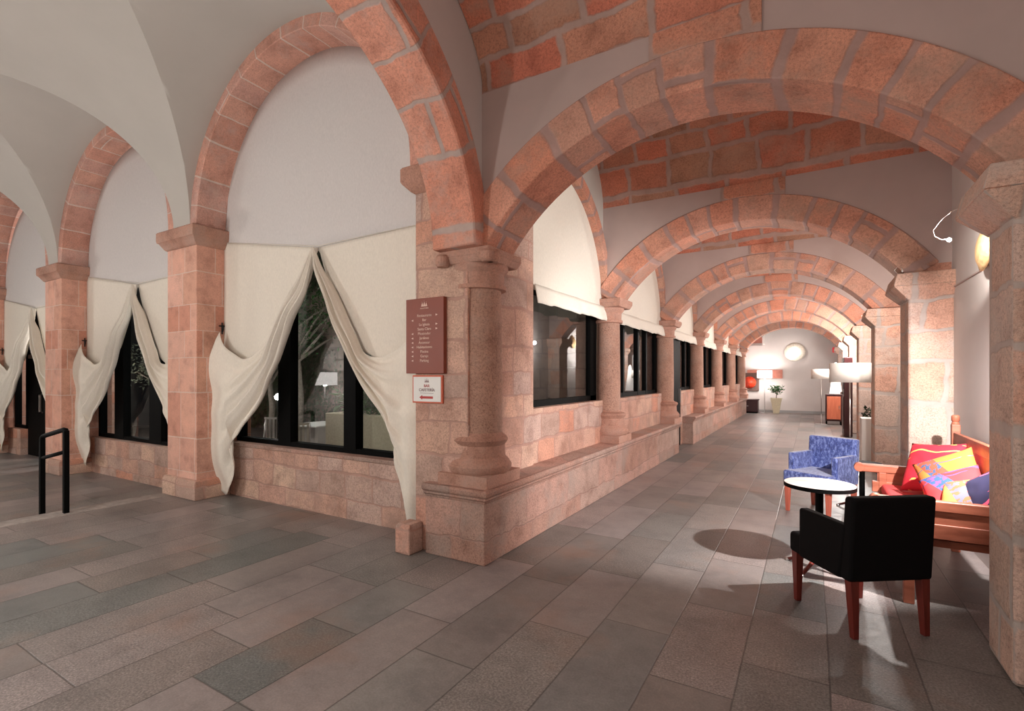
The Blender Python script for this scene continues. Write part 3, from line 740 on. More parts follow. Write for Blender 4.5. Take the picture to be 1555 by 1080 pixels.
def curtain_parts():
    pieces = {}
    b = MB(); N = 60; r = RIN - .004; zt0 = 2.95; K = 10     # cloth in the arch
    for i in range(N):
        xa, xb = -r + 2 * r * i / N, -r + 2 * r * (i + 1) / N
        za, zb = (ZS + math.sqrt(max(r * r - q * q, 0)) for q in (xa, xb))
        for k in range(K):
            f0, f1 = k / K, (k + 1) / K
            def P(x, zt, f): return (x, 3.70 + .008 * math.sin(x * 5) * math.sin(f * 6), zt0 + (zt - zt0) * f)
            b.quad(P(xa, za, f0), P(xb, zb, f0), P(xb, zb, f1), P(xa, za, f1))
    pieces['upper_cloth'] = (b, 'linen_up')
    for side, C0, C1 in ((-1, L_C0, L_C1), (1, R_C0, R_C1)):      # flat hanging cloth above the swag
        b = MB(); NJ = 40; NI = 26; g = []
        for j in range(NJ + 1):
            z = 2.97 - (2.97 - 1.62) * j / NJ
            # inner edge: on the slit
            xe = None; best = 9
            for q in range(200):
                p = interp(C0, .35 + .65 * q / 199) if z < 2.93 else (C0[-1][0], z)
                if abs(p[1] - z) < best: best = abs(p[1] - z); xe = p[0]
            xe -= side * .075 * min(1, (2.97 - z) * 3)
            if z < 1.8: xe = xe + side * (1.8 - z) * .5
            row = []
            for i in range(NI + 1):
                f = i / NI; x = side * (RIN - .006) + (xe - side * (RIN - .006)) * f
                row.append(b.vert((x, 3.685 + .012 * math.sin(x * 9 + j * .02) * (j / NJ), z + (.30 * (1 - f) * (1 - j / NJ) ** 3 if side < 0 else .03 * (1 - f) * (1 - j / NJ)))))
            g.append(row)
        for j in range(NJ):
            for i in range(NI): b.face([g[j][i], g[j][i + 1], g[j + 1][i + 1], g[j + 1][i]])
        pieces['flat_panel' + ('' if side < 0 else '_b')] = (b, 'linen')
        pieces['tied_swag' + ('' if side < 0 else '_b')] = (swag(C0, C1, side, 1.3 if side < 0 else 2.9), 'linen')
    b = MB(); b.tube([(-RIN + .01, 3.68, 3.27), (0.1, 3.68, 2.985), (RIN - .01, 3.68, 3.0)], .004, 5); pieces['seam'] = (b, 'linen')
    return pieces
clab = ['cream linen curtain tied back over the large window nearest the corner', 'cream linen curtain tied back over the second window, pale tree behind it', 'cream linen curtain at the far left, tied back beside the dark door']
proto = thing('draped_curtain', clab[0], 'curtain', (0, 0, 0), 0, 'linen curtains of the left arcade')
proto.location = (BAYS[0], 0, 0)
for nm, (bb, mt) in curtain_parts().items():
    o = bb.build(nm.replace('_b', ''), mt, proto, smooth=True, solid=0 if nm == 'seam' else .004)
for k in (1, 2):
    c = tree_copy(proto); c.location = (BAYS[k], 0, -.02 if k == 1 else -.1); tag(c, clab[k], 'curtain', 'linen curtains of the left arcade')
# iron hooks
def hook(x, y, z, dirx, label):
    t = thing('curtain_hook', label, 'hook', (x, y, z), 0, 'iron curtain hooks')
    b = MB(); b.tube([(0, 0, .05), (dirx * .04, -.01, .05), (dirx * .05, -.015, 0), (dirx * .03, -.015, -.03), (dirx * .01, -.01, -.01)], .007, 6)
    b.tube([(dirx * .012, -.01, -.06), (dirx * .012, -.01, .09)], .008, 6); b.tube([(dirx * .012, -.05, .045), (dirx * .012, .03, .045)], .008, 6)
    b.build('iron_hook', 'iron', t, weld=False)
hook(-6.55, 3.66, 2.14, 1, 'black iron curtain hook on the pier left of the large window')
hook(-10.75, 3.66, 2.10, 1, 'black iron curtain hook on the pier above the handrail')
hook(-14.95, 3.66, 2.05, 1, 'black iron curtain hook at the far left edge')
hook(-7.26, 3.66, 2.1, -1, 'black iron curtain hook on the hidden left side of the first pier')

# ------------------------------------------------------------------ signs
def text_mesh(body, size, align='CENTER', ext=.001):
    cu = bpy.data.curves.new('lettering', 'FONT'); cu.body = body; cu.size = size; cu.align_x = align; cu.extrude = ext; cu.resolution_u = 3
    o = bpy.data.objects.new('lettering', cu); COL.objects.link(o)
    dg = bpy.context.evaluated_depsgraph_get(); dg.update()
    me = bpy.data.meshes.new_from_object(o.evaluated_get(dg)); bpy.data.objects.remove(o); return me
def put_text(body, size, x, z, parent, mat, y, name='lettering', align='CENTER'):
    me = text_mesh(body, size, align); me.materials.clear(); me.materials.append(M[mat])
    o = bpy.data.objects.new(name, me); COL.objects.link(o); o.parent = parent; o.location = (x, y, z); o.rotation_euler = (PI / 2, 0, 0)
    return o
def crown(b, x, z, s, y):
    for k in (-1, 0, 1):
        for (dz, w_) in ((0, 1),):
            p = [(x + k * s * .5 - s * .22, y, z), (x + k * s * .5 + s * .22, y, z), (x + k * s * .5, y, z + s * (.55 + (.2 if k == 0 else 0)))]
            b.poly(p); b.poly([(a, y + .002, c) for a, _, c in p][::-1])
            b.lathe(x + k * s * .5, y, [(.0005, z + s * (.6 + (.2 if k == 0 else 0))), (s * .07, z + s * (.66 + (.2 if k == 0 else 0))), (.0005, z + s * (.74 + (.2 if k == 0 else 0)))], 6)
    b.box(x - s * .75, x + s * .75, y - .001, y + .002, z - s * .16, z - s * .03)
t = thing('directory_sign', 'tall brown directory board with cream lettering on the corner pier', 'sign', (-2.905, YJ, 1.565))
b = MB(); b.box(-.213, .213, -.045, 0, 0, .66); b.build('board', 'signbrown', t, bevel=.004)
b = MB(); crown(b, 0, .595, .045, -.048); b.build('crown_emblem', 'signtext', t, weld=False)
put_text('PARADORES', .017, 0, .565, t, 'signtext', -.046)
lines = [('Restaurante', 1), ('Bar', -1), ('La Iglesia', 1), ('Santa Clara', 1), ('Mostrador', -1), ('Jardines', -1), ('Ascensor', -1), ('Habitaciones', -1), ('Piscina', -1), ('Garaje', -1), ('Parking', -1)]
for k, (tx, sd) in enumerate(lines):
    z = .498 - k * .0395
    put_text(tx, .034, 0, z, t, 'signtext', -.046)
    b = MB(); x = .135 if sd > 0 else -.135
    pts = [(x + sd * .014, -.047, z + .01), (x - sd * .008, -.047, z + .019), (x - sd * .008, -.047, z + .001)]
    b.poly(pts); b.poly([(p[0], -.046, p[2]) for p in pts][::-1]); b.build('arrow', 'signtext', t, weld=False)
t = thing('cafeteria_sign', 'small white sign in a red frame with a red arrow, below the brown board', 'sign', (-2.895, YJ, 1.305))
b = MB(); b.box(-.17, .17, -.02, 0, 0, .245); b.build('frame', 'signframe', t, bevel=.003)
b = MB(); b.box(-.155, .155, -.024, -.019, .014, .231); b.build('panel', 'white', t)
b = MB(); crown(b, 0, .188, .032, -.026); b.build('crown_emblem', 'signgrey', t, weld=False)
put_text('BAR', .036, 0, .140, t, 'signred', -.026); put_text('CAFETERÍA', .036, 0, .104, t, 'signgrey', -.026)
b = MB(); b.box(-.075, .075, -.026, -.024, .087, .090); b.build('rule', 'signgrey', t)
b = MB(); pts = [(-.085, .05), (-.05, .071), (-.05, .06), (.07, .06), (.07, .04), (-.05, .04), (-.05, .029)]
b.poly([(x, -.026, z) for x, z in pts]); b.build('red_arrow', 'signred', t, weld=False)

# ------------------------------------------------------------------ handrail
t = thing('handrail', 'short black metal handrail beside the step in the left gallery', 'handrail', (-7.55, 2.25, 0))
b = MB(); b.box(.33, .385, -.0, .05, 0, .93); b.build('post', 'black', t, bevel=.006)
b = MB(); b.box(-.375, -.32, .0, .05, -.12, .80); b.build('post', 'black', t, bevel=.006)
b = MB(); b.tube([(-.348, .025, .76), (-.348, .025, .80), (-.30, .025, .825), (.30, .025, .935), (.345, .025, .935), (.358, .025, .90)], .027, 8); b.build('top_rail', 'black', t, smooth=True)
b = MB(); b.tube([(-.34, .025, .56), (.35, .025, .69)], .022, 8); b.build('mid_rail', 'black', t, smooth=True)

# ------------------------------------------------------------------ armchairs
def armchair(label, loc, rz, fab, legm):
    """faces local -Y; origin on the floor under the seat centre"""
    t = thing('armchair', label, 'chair', loc, rz)
    b = MB(); b.box(-.26, .26, -.29, .24, .33, .47); b.build('seat', fab, t, bevel=.025, seg=3)
    b = MB(); b.frustum((-.265, .265, .19, .28), (-.265, .265, .23, .31), .33, .835); b.build('backrest', fab, t, bevel=.022, seg=3)
    for s in (-1, 1):
        b = MB(); x0, x1 = (s * .272, s * .205); b.frustum((min(x0, x1), max(x0, x1), -.17, .2), (min(x0, x1), max(x0, x1), -.17, .25), .33, .66); b.build('armrest', fab, t, bevel=.018, seg=3)
    for sx in (-1, 1):
        for sy, yy in ((-1, -.245), (1, .245)):
            b = MB(); cx = sx * .225; b.frustum((cx - .017, cx + .017, yy - .017 + (.02 if sy > 0 else 0), yy + .017 + (.02 if sy > 0 else 0)), (cx - .027, cx + .027, yy - .027, yy + .027), 0, .34)
            b.build('leg', legm, t, bevel=.003)
    return t
# black chair seen from behind: faces (-.585,.81)
armchair('black armchair seen from behind in front of the settle', (.245, 3.915, 0), math.atan2(.585, .811) + PI, 'chairblack', 'legdark')
armchair('blue crushed velvet armchair facing the small round table', (.086, 6.66, 0), math.atan2(-.5, .866), 'blue', 'legred')

# ------------------------------------------------------------------ round tables
def round_table(label, loc, R, h, top='tabletop'):
    t = thing('round_table', label, 'table', loc)
    b = MB(); b.lathe(0, 0, [(R - .004, h - .004), (R - .004, h)], 64); b.build('table_top', top, t)
    b = MB(); b.lathe(0, 0, [(R - .02, h - .035), (R, h - .03), (R, h - .001), (R - .004, h - .001)], 64, cap=True); o = b.build('edge_band', 'black', t); smooth_angle(o)
    b = MB(); b.lathe(0, 0, [(.028, .05), (.028, h - .03)], 20); o = b.build('stem', 'black', t); smooth_angle(o)
    for k in range(4):
        a = PI / 4 + k * PI / 2 + .3; c, s = math.cos(a), math.sin(a)
        b = MB(); b.tube([(0, 0, .1), (c * .08, s * .08, .09), (c * .18, s * .18, .045), (c * .25, s * .25, .014)], [.02, .018, .014, .012], 8); f = b.build('foot', 'legdark', t, smooth=True)
        b = MB(); b.lathe(c * .255, s * .255, [(.018, 0), (.02, .01), (.012, .022)], 12); b.build('foot_cap', 'steel', f, smooth=True)
    return t
round_table('small round café table with pale top between the armchairs', (.055, 4.68, 0), .25, .69)
round_table('small dark round table half hidden behind the blue armchair', (.50, 7.0, 0), .19, .55, 'black')

# ------------------------------------------------------------------ wooden settle
SY0, SY1 = 4.30, 5.82; SX0, SX1 = .47, 1.12
t = thing('wooden_settle', 'red-brown wooden settle with carved ends against the right wall', 'bench', ((SX0 + SX1) / 2, (SY0 + SY1) / 2, 0))
cx, cy = t.location.x, t.location.y
def sp(b, name, mat='settle', **k): return b.build(name, mat, t, **k)
def lb(x0, x1, y0, y1, z0, z1): return MB().box(x0 - cx, x1 - cx, y0 - cy, y1 - cy, z0, z1)
sp(lb(SX0 + .05, SX1 - .04, SY0 + .04, SY1 - .04, .40, .45), 'seat_board', bevel=.004)
sp(lb(SX0 + .03, SX0 + .07, SY0 + .05, SY1 - .05, .30, .45), 'front_board', bevel=.004)
for (y0, y1) in ((SY0, SY0 + .055), (SY1 - .055, SY1)):
    sp(lb(SX0 - .08, SX1 - .02, y0, y1, .64, .715), 'arm_rail', bevel=.012, seg=3)
    sp(lb(SX0 + .06, SX1 - .05, y0 + .012, y1 - .012, .54, .645), 'end_panel', bevel=.003)
    sp(lb(SX0 + .02, SX1 - .03, y0 + .004, y1 - .004, .46, .56), 'end_panel', bevel=.006)
    sp(lb(SX0 + .07, SX0 + .13, y0, y1, 0, .645), 'leg', bevel=.006)
    sp(lb(SX1 - .06, SX1, y0, y1, 0, 1.12), 'leg', bevel=.006)
    b = MB(); b.lathe(SX1 - .03 - cx, (y0 + y1) / 2 - cy, [(.022, 1.11), (.03, 1.125), (.022, 1.14), (.03, 1.15), (.03, 1.19), (.02, 1.2)], 16); sp(b, 'finial', bevel=.002)
    b = MB(); yy = (y0 + y1) / 2 - cy; b.tube([(SX0 - .08 - cx, yy - .035, .68), (SX0 - .08 - cx, yy + .035, .68)], .042, 16); sp(b, 'scroll_end', bevel=.004)
sp(lb(SX1 - .05, SX1 - .015, SY0 + .055, SY1 - .055, .95, 1.05), 'top_rail', bevel=.008)
sp(lb(SX1 - .04, SX1 - .02, SY0 + .055, SY1 - .055, .44, .95), 'back_panel', bevel=.002)
b = MB(); b.box(-.27, .23, -.69, .69, 0, .095); o = b.build('seat_cushion', 'pad', bevel=.03, seg=4); o.location = (cx + .03, cy, .452); tag(o, 'long flat red seat cushion lying on the settle', 'cushion')

def pillow(label, loc, rot, size, mat):
    b = MB(); N = 22; g = {}
    for sgn in (1, -1):
        for i in range(N + 1):
            for j in range(N + 1):
                u, v = -1 + 2 * i / N, -1 + 2 * j / N
                h = (max(0, 1 - abs(u) ** 2.6) * max(0, 1 - abs(v) ** 2.6)) ** .55
                pin = 1 - .07 * (1 - abs(v) ** 2) * abs(u) ** 3; pin2 = 1 - .07 * (1 - abs(u) ** 2) * abs(v) ** 3
                x = u * size * pin; y = v * size * pin2
                z = sgn * h * size * .34 + .008 * mnoise.noise(Vector((x * 14, y * 14, sgn)))*h
                g[(sgn, i, j)] = b.vert((x, y, z))
        for i in range(N):
            for j in range(N):
                q = [g[(sgn, i, j)], g[(sgn, i + 1, j)], g[(sgn, i + 1, j + 1)], g[(sgn, i, j + 1)]]
                b.face(q if sgn > 0 else q[::-1])
    o = b.build('throw_cushion', mat, smooth=True); o.location = loc; o.rotation_euler = rot
    return tag(o, label, 'cushion', 'embroidered cushions on the settle')
R_ = math.radians
def orient(normal, up_rot):
    q = Vector(normal).to_track_quat('Z', 'Y'); return (q.to_matrix() @ Matrix.Rotation(R_(up_rot), 3, 'Z')).to_euler()
pillow('red cushion with yellow vine embroidery, farthest on the settle', (.87, 5.40, .775), orient((-.7, -.6, .45), 8), .225, 'cu_red')
pillow('plain orange cushion leaning in front of the red vine cushion', (.90, 4.98, .765), orient((-.55, -.65, .5), 32), .205, 'cu_orange')
pillow('red cushion with blue embroidered strip, in the middle of the row', (.885, 4.74, .72), orient((-.5, -.5, .75), 40), .19, 'cu_mix')
pillow('yellow cushion with red and grey embroidery, second from the right', (.93, 4.56, .71), orient((-.5, -.45, .75), 25), .17, 'cu_yel')
pillow('dark navy cushion with pink flowers, rightmost by the pier', (1.02, 4.47, .78), orient((-.7, -.4, .5), 45), .16, 'cu_navy')

# ------------------------------------------------------------------ floor lamps
def floor_lamp(label, loc, on, power=0):
    t = thing('floor_lamp', label, 'lamp', loc, 0, 'drum shade floor lamps')
    b = MB(); b.lathe(0, 0, [(.275, 1.44), (.275, 1.74)], 48, cap=False); b.build('lamp_shade', 'shade_on' if on else 'shade_off', t, smooth=True, solid=.004)
    b = MB(); b.lathe(0, 0, [(.011, .02), (.011, 1.5)], 12); b.build('pole', 'steel', t, smooth=True)
    b = MB(); b.box(-.16, .16, -.16, .16, 0, .02); b.build('base', 'steel', t, bevel=.004)
    b = MB(); b.lathe(0, 0, [(.03, 1.5), (.045, 1.56), (.03, 1.62)], 16)
    for k in range(3):
        a = k * 2 * PI / 3; b.tube([(0, 0, 1.5), (.272 * math.cos(a), .272 * math.sin(a), 1.5)], .004, 5)
    b.build('bulb', 'bulb' if on else 'white', t, weld=False)
    if on: point((loc[0], loc[1], loc[2] + 1.68), power, (1, .95, .92), .04); point((loc[0], loc[1], loc[2] + 1.45), power * .5, (1, .95, .92), .04)
    return t
floor_lamp('floor lamp with wide white drum shade nearest the settle, unlit', (.52, 9.45, 0), False)
floor_lamp('smaller looking unlit floor lamp on a steel plate, left of the large shade', (.27, 18.6, 0), False)
floor_lamp('glowing floor lamp standing by the far end wall', (-1.64, 22.95, 0), True, 34)
floor_lamp('glowing floor lamp of the left gallery, seen reflected in the large window', (-9.75, -.02, -.12), True, 75)

# ------------------------------------------------------------------ gilded disc sconces with curled wire lamps
def sconce(label, loc, rz, tilt=.0):
    t = thing('disc_sconce', label, 'sconce', loc, rz, 'gilded disc sconces')
    # disc faces local -X
    b = MB(); n = 40
    prof = [(.0, -.075), (.07, -.07), (.13, -.055), (.175, -.03), (.2, -.02), (.2, -.012), (.12, -.02), (.0, -.03)]
    rings = []
    for r, x in prof: rings.append([b.vert((x - tilt * 0, max(r, .001) * math.cos(2 * PI * k / n), max(r, .001) * math.sin(2 * PI * k / n) * 1.0)) for k in range(n)])
    for j in range(len(prof) - 1):
        for k in range(n): b.face([rings[j][k], rings[j][(k + 1) % n], rings[j + 1][(k + 1) % n], rings[j + 1][k]])
    o = b.build('disc', 'gold', t, smooth=True); o.rotation_euler = (0, tilt, 0)
    b = MB(); b.tube([(0, 0, 0), (-.03, 0, 0)], .02, 10); b.build('wall_mount', 'steel', t)
    return t
M['gold'] = M['gold']
s0 = sconce('gilded disc on the wall above the settle, lit by a curled wire lamp', (1.2, 5.3, 2.57), 0, .12)
for k, (yy, lab) in enumerate(((8.4, 'gilded disc hidden behind the second pier'), (11.6, 'gilded disc on the wall of the third bay'), (14.6, 'gilded disc on the wall of the fourth bay, reflected in the first window'), (17.8, 'gilded disc on the wall of the fifth bay'))):
    c = tree_copy(s0); c.location = (1.2, yy, 2.6); tag(c, lab, 'sconce', 'gilded disc sconces')
c = tree_copy(s0); c.location = (-.58, 23.58, 2.5); c.rotation_euler = (0, 0, PI / 2); c.scale = (1.9, 1.9, 1.9); M['pale_disc'] = simple('alabaster', srgb(240, 232, 216), .5, var=.15, vs=30, bump=.4)
c.children[0].data = c.children[0].data.copy(); c.children[0].data.materials[0] = M['pale_disc']
tag(c, 'large pierced gilded disc glowing on the far end wall', 'sconce', 'gilded disc sconces')
point((-.58, 23.28, 2.52), 7, (1, .93, .86), .05)
t = thing('wire_lamp', 'bright little bulb on a curled wire from the right pier', 'lamp', (.95, 5.0, 2.6))
b = MB(); pts = [(0.802, 3.93, 2.558), (0.753, 4.1, 2.575), (0.733, 4.3, 2.573), (0.728, 4.5, 2.558), (0.765, 4.68, 2.555), (0.827, 4.83, 2.557), (0.907, 4.96, 2.581)]
b.tube([(x - .95, y - 5.0, z - 2.6) for x, y, z in pts], .0022, 6); b.build('curled_wire', 'wire', t, smooth=True)
b = MB(); b.lathe(-.05, -.02, [(.004, -.035), (.012, -.03), (.016, -.02), (.012, -.01), (.004, -.005)], 14); b.build('bulb', 'bulb', t, smooth=True)
for (x, y, z, lab) in ((.76, 6.42, 2.62, 'small looped wire lamp at the capital of the second pier'), (.72, 9.76, 2.5, 'small looped wire lamp at the capital of the third pier')):
    t = thing('wire_lamp', lab, 'lamp', (x, y, z), 0, 'looped wires at the pier capitals')
    b = MB(); b.tube([(.05, .02, -.03), (0, 0, -.04), (-.03, -.01, 0), (0, 0, .045), (.03, 0, .02), (.04, 0, -.01)], .003, 5); b.build('wire', 'wire', t, smooth=True)
    b = MB(); b.lathe(.035, 0, [(.003, -.02), (.01, -.01), (.003, 0)], 8); b.build('bulb', 'white', t, smooth=True)

# ------------------------------------------------------------------ things at the far end
t = thing('low_chest', 'dark maroon low chest against the end wall, left corner', 'chest', (-2.25, 22.9, 0))
b = MB(); b.box(-.42, .38, -.25, .25, .06, .52); b.build('body', 'darkbox', t, bevel=.006)
b = MB(); b.box(-.45, .41, -.27, .27, .52, .56); b.build('top', 'darkbox', t, bevel=.006)
b = MB(); b.box(-.4, .36, -.23, .23, 0, .06); b.build('base', 'black', t)
b = MB(); b.box(-.38, .34, -.258, -.25, .1, .48); d = b.build('door', 'darkbox', t, bevel=.004)
b = MB(); b.box(-.03, .03, -.27, -.258, .28, .3); b.build('handle', 'steel', d)
t = thing('framed_picture', 'square dark framed picture with a red orange disc above the chest', 'picture', (-2.2, 23.58, 1.27))
b = MB(); b.box(-.4, .3, -.05, 0, -.38, .38); b.build('frame', simple('dark_frame', srgb(96, 70, 62), .6), t, bevel=.004)
b = MB(); b.lathe(0, 0, [(.001, 0), (.18, .004), (.24, .03), (.25, .05)], 28); o = b.build('disc_relief', simple('red_glaze', srgb(216, 70, 44), .3, var=.3, vs=12), t, smooth=True); o.rotation_euler = (PI / 2, 0, 0); o.location = (-.05, -.052, -.02)
tag(MB().box(-2.35, -1.02, 23.55, 23.59, 1.42, 1.78).build('pink_canvas', 'pinkart', bevel=.003), 'long pink canvas on the end wall behind the glowing lamp', 'picture')
t = thing('planter', 'tapered square stone planter with a small leafy plant by the end wall', 'plant', (-1.22, 22.95, 0))
b = MB(); b.frustum((-.1, .1, -.1, .1), (-.19, .19, -.19, .19), .0, .58); b.box(-.2, .2, -.2, .2, .56, .62); b.build('pot', 'concrete', t, bevel=.006, weld=False)
b = MB(); b.tube([(0, 0, .6), (.02, 0, .85), (0, 0, 1.0)], .015, 6); b.tube([(.02, 0, .8), (.15, 0, 1.0)], .01, 5); b.tube([(.02, 0, .8), (-.14, .02, .95)], .01, 5); b.build('stem', 'bark', t, weld=False)
def leaves(b, c, rad, n, size, r, flat=1.0):
    for _ in range(n):
        d = Vector((r.gauss(0, 1), r.gauss(0, 1), r.gauss(0, 1) * flat)); d = d.normalized() * rad * r.random() ** .4
        p = Vector(c) + d; q = Vector((r.gauss(0, 1), r.gauss(0, 1), r.gauss(0, .6))).normalized(); e = q.cross(Vector((r.random(), r.random(), 1))).normalized()
        s = size * r.uniform(.6, 1.3); nrm = q.cross(e) * s * .12
        b.poly([p, p + q * s * .5 + e * s * .22 + nrm, p + q * s, p + q * s * .5 - e * s * .22 + nrm])
b = MB(); rr = random.Random(3)
for c in ((0, 0, 1.05), (.16, 0, 1.02), (-.15, 0, .98), (.05, 0, .9)): leaves(b, c, .12, 34, .13, rr)
b.build('leaves', 'leaf', t, weld=False)
t = thing('ceiling_box', 'small grey projector box fixed high on the far end wall', 'projector', (-1.95, 23.3, 3.0))
b = MB(); b.box(-.22, .2, -.2, .2, -.2, .12); b.build('body', 'pinkart', t, bevel=.01)
b = MB(); b.box(.2, .28, -.05, .3, -.15, .5); b.build('bracket', 'white', t)
b = MB(); b.box(-.24, .22, -.22, -.2, -.22, -.12); b.build('front_strip', 'steel', t)
tag(MB().box(.72, 1.0, 23.52, 23.58, 2.45, 2.65).build('exit_sign', 'redsign', bevel=.005), 'small plain red box sign high on the end wall', 'sign')
t = thing('orange_cabinet', 'low orange wooden cabinet near the far right', 'cabinet', (.60, 18.75, 0))
b = MB(); b.box(-.22, .22, -.25, .25, .12, .95); b.build('body', 'darkbox', t, bevel=.005)
b = MB(); b.box(-.18, .18, -.262, -.25, .18, .89); d = b.build('door', 'orange', t, bevel=.005)
b = MB(); b.tube([(.14, -.27, .5), (.14, -.27, .6)], .01, 6); b.build('handle', 'steel', d)
for q in (-.21, .17): MB().box(q, q + .04, -.22, .22, 0, .12).build('foot', 'black', t)
t = thing('cone_lamp', 'white cone-shaped lamp standing on the orange cabinet', 'lamp', (.66, 18.75, .95))
b = MB(); b.lathe(0, 0, [(.17, .02), (.06, .95), (.02, 1.0)], 24); b.build('lamp_shade', simple('glowing_cone', (.9, .88, .85), .7, emit=(1, .95, .9), es=1.2), t, smooth=True)
b = MB(); b.lathe(0, 0, [(.1, 0), (.1, .025)], 20); b.build('base', 'steel', t)
t = thing('door_leaf', 'tall dark red panelled door leaf standing open by the fourth pier', 'door', (.80, 15.9, 0))
b = MB(); b.box(-.10, .08, -.9, .0, .02, 2.0); b.build('panel', 'darkbox', t, bevel=.012)
b = MB(); b.lathe(-.12, -.2, [(.012, 1.05), (.03, 1.07), (.03, 1.1), (.012, 1.12)], 12); b.build('knob', 'steel', t, smooth=True)
b = MB(); b.box(-.112, -.1, -.8, -.1, .2, 1.0); b.box(-.112, -.1, -.8, -.1, 1.2, 1.9); b.build('raised_panel', 'darkbox', t, bevel=.004, weld=False)
t = thing('plant_stand', 'brown box stand with a dark potted plant beside the fourth pier', 'plant stand', (.98, 12.45, 0))
b = MB(); b.box(-.1, .2, -.2, .2, 0, .5); b.build('box', 'darkbox', t, bevel=.006)
b = MB(); b.lathe(0.05, 0, [(.06, .5), (.08, .62), (.07, .64)], 18); b.build('pot', 'black', t, smooth=True)
b = MB(); leaves(b, (.05, 0, .76), .13, 80, .10, rr); b.build('leaves', 'leaf2', t, weld=False)
tag(MB().box(.75, 1.1, 10.6, 11.0, 0, .80).build('white_pedestal', 'white', bevel=.01), 'plain white pedestal block in front of the fourth pier, above the blue armchair', 'pedestal')

# ------------------------------------------------------------------ courtyard at night
b = MB(); b.box(-19, -2.86, 4.03, 14, -.35, -.12); struct(b.build('floor', 'gravel'))
M['ivywall'] = stone('courtyard_masonry', [srgb(120, 108, 98), srgb(104, 96, 88)], srgb(96, 88, 82), .4, .6, .02)
b = MB(); b.box(-19, -2.86, 9.6, 9.8, -.3, 6); struct(b.build('wall_courtyard', 'ivywall'))
def ivy():
    b = MB(); r = random.Random(11)
    for _ in range(9000):
        x = r.uniform(-16, -6); z = r.uniform(0, 5.2)
        if mnoise.noise(Vector((x * .6, z * .5, 3))) < -.22: continue
        y = 9.56 - r.random() * .22; q = Vector((r.gauss(0, .5), -abs(r.gauss(0, .5)), -1)).normalized(); e = q.cross(Vector((0, 1, .1))).normalized(); s = r.uniform(.07, .15); p = Vector((x, y, z))
        b.poly([p, p + q * s * .5 + e * s * .4, p + q * s, p + q * s * .5 - e * s * .4])
    o = b.build('ivy', 'leaf2', weld=False); tag(o, 'dense ivy covering the dark courtyard wall', 'ivy', kind='stuff')
ivy()
def planter_box(x, y, lab, L=1.5):
    t = thing('courtyard_planter', lab, 'planter', (x, y, -.12), 0, 'courtyard planters')
    b = MB(); b.box(-L / 2, L / 2, -.3, .3, 0, 1.12); b.build('trough', 'concrete', t, bevel=.01)
    b = MB(); r = random.Random(int(x * 10) + 50)
    for k in range(int(L * 5)): leaves(b, (-L / 2 + .15 + (L - .3) * r.random(), r.uniform(-.15, .15), 1.2 + r.random() * .22), .2, 40, .16, r)
    b.build('shrub', 'leaf', t, weld=False)
planter_box(-4.75, 5.2, 'long pale concrete planter with green shrubs outside the large window', 2.7)
def tree(x, y, h, lab, leafm, n, seed, tr=.07):
    t = thing('courtyard_tree', lab, 'tree', (x, y, -.12), 0); r = random.Random(seed)
    b = MB(); b.tube([(0, 0, 0), (.05, .02, h * .25), (-.03, 0, h * .45), (.08, 0, h * .6)], [tr, tr * .85, tr * .7, tr * .5], 10); tips = []
    for k in range(9):
        a = r.uniform(0, 2 * PI); l = r.uniform(.5, 1.0) * h * .28; z0 = h * r.uniform(.42, .6)
        tip = (math.cos(a) * l, math.sin(a) * l, z0 + l * r.uniform(.5, 1.2)); tips.append(tip)
        b.tube([(0.02, 0, z0), (tip[0] * .5, tip[1] * .5, (z0 + tip[2]) / 2 + .05), tip], [tr * .4, tr * .28, tr * .1], 6)
    b.build('trunk', 'bark', t, smooth=True, weld=False)
    b = MB()
    for tp in tips: leaves(b, tp, h * .13, n, .10, r)
    b.build('foliage', leafm, t, weld=False)
tree(-14.9, 6.9, 2.7, 'slender pale olive tree behind the second draped window', 'leaf3', 90, 5)
tree(-10.0, 7.3, 4.6, 'leafy courtyard tree behind the large draped window', 'leaf', 150, 8, .09)
tree(-12.4, 8.2, 3.2, 'dark bushy tree at the back of the courtyard', 'leaf2', 150, 9, .09)
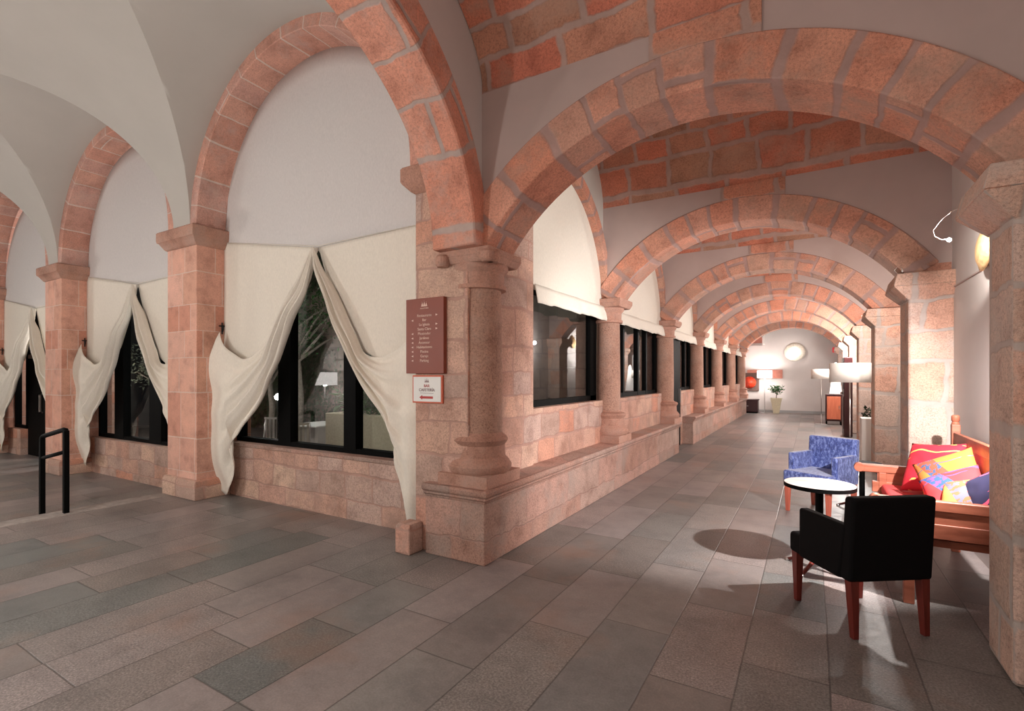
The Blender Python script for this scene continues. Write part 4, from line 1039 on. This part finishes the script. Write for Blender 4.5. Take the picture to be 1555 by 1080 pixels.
def garden_chair(x, y, rz, lab):
    t = thing('garden_chair', lab, 'chair', (x, y, -.12), rz, 'slatted courtyard chairs')
    for s in (-1, 1):
        b = MB(); b.tube([(s * .22, -.22, 0), (s * .22, -.2, .45)], .014, 6); b.build('leg', 'steel', t, smooth=True)
        b = MB(); b.tube([(s * .22, .26, 0), (s * .22, .2, .45), (s * .21, .27, .86)], .014, 6); b.build('leg', 'steel', t, smooth=True)
    b = MB()
    for k in range(7): b.box(-.22, .22, -.2 + k * .06, -.165 + k * .06, .44, .455)
    b.build('seat', 'steel', t, weld=False)
    b = MB()
    for k in range(6): b.box(-.2 + k * .072, -.165 + k * .072, .225, .24, .47, .84)
    b.box(-.22, .22, .23, .25, .83, .87); b.build('backrest', 'steel', t, weld=False)
garden_chair(-8.65, 5.7, .5, 'slatted metal chair left in the dark courtyard beside the first mullion')
garden_chair(-7.6, 5.45, -2.0, 'slatted metal chair right of the white courtyard table base')
t = thing('garden_table', 'white square pedestal table between the courtyard chairs', 'table', (-8.05, 6.35, -.12))
b = MB(); b.box(-.22, .22, -.22, .22, 0, .72); b.build('pedestal', 'white', t, bevel=.01)
b = MB(); b.box(-.4, .4, -.4, .4, .72, .75); b.build('table_top', 'white', t, bevel=.006)
def garden_spot(x, y, z, pw, lab, tgt):
    t = thing('garden_spotlight', lab, 'spotlight', (x, y, -.12), 0, 'courtyard spotlights')
    b = MB(); b.tube([(0, 0, 0), (0, 0, z)], .012, 6); b.build('stake', 'black', t)
    b = MB(); b.lathe(0, 0, [(.01, z), (.045, z + .02), (.055, z + .07), (.01, z + .12)], 14); b.build('bulb', 'bulb', t, smooth=True)
    point((x, y - .12, z), pw, (.95, 1, .98), .05)
garden_spot(-8.7, 5.9, 1.2, 14, 'bright round garden light seen past the left swag of the large window', None)
garden_spot(-14.8, 5.7, 1.65, 22, 'small garden light among the olive branches', None)
point((-6.6, 4.6, 3.1), 80, (.95, 1, .95), .15)  # unseen fill added for the courtyard, hidden behind the upper curtain cloth

tag(MB().box(-15.4, -14.4, 4.6, 5.6, -.12, 3.4).build('courtyard_buttress', 'wall', bevel=.02), 'lit pink stone buttress outside, left of the pale tree in the second window', 'buttress')
point((-12.4, 4.5, 2.6), 140, (1, .93, .88), .05)  # added light without a fixture, brightens the buttress
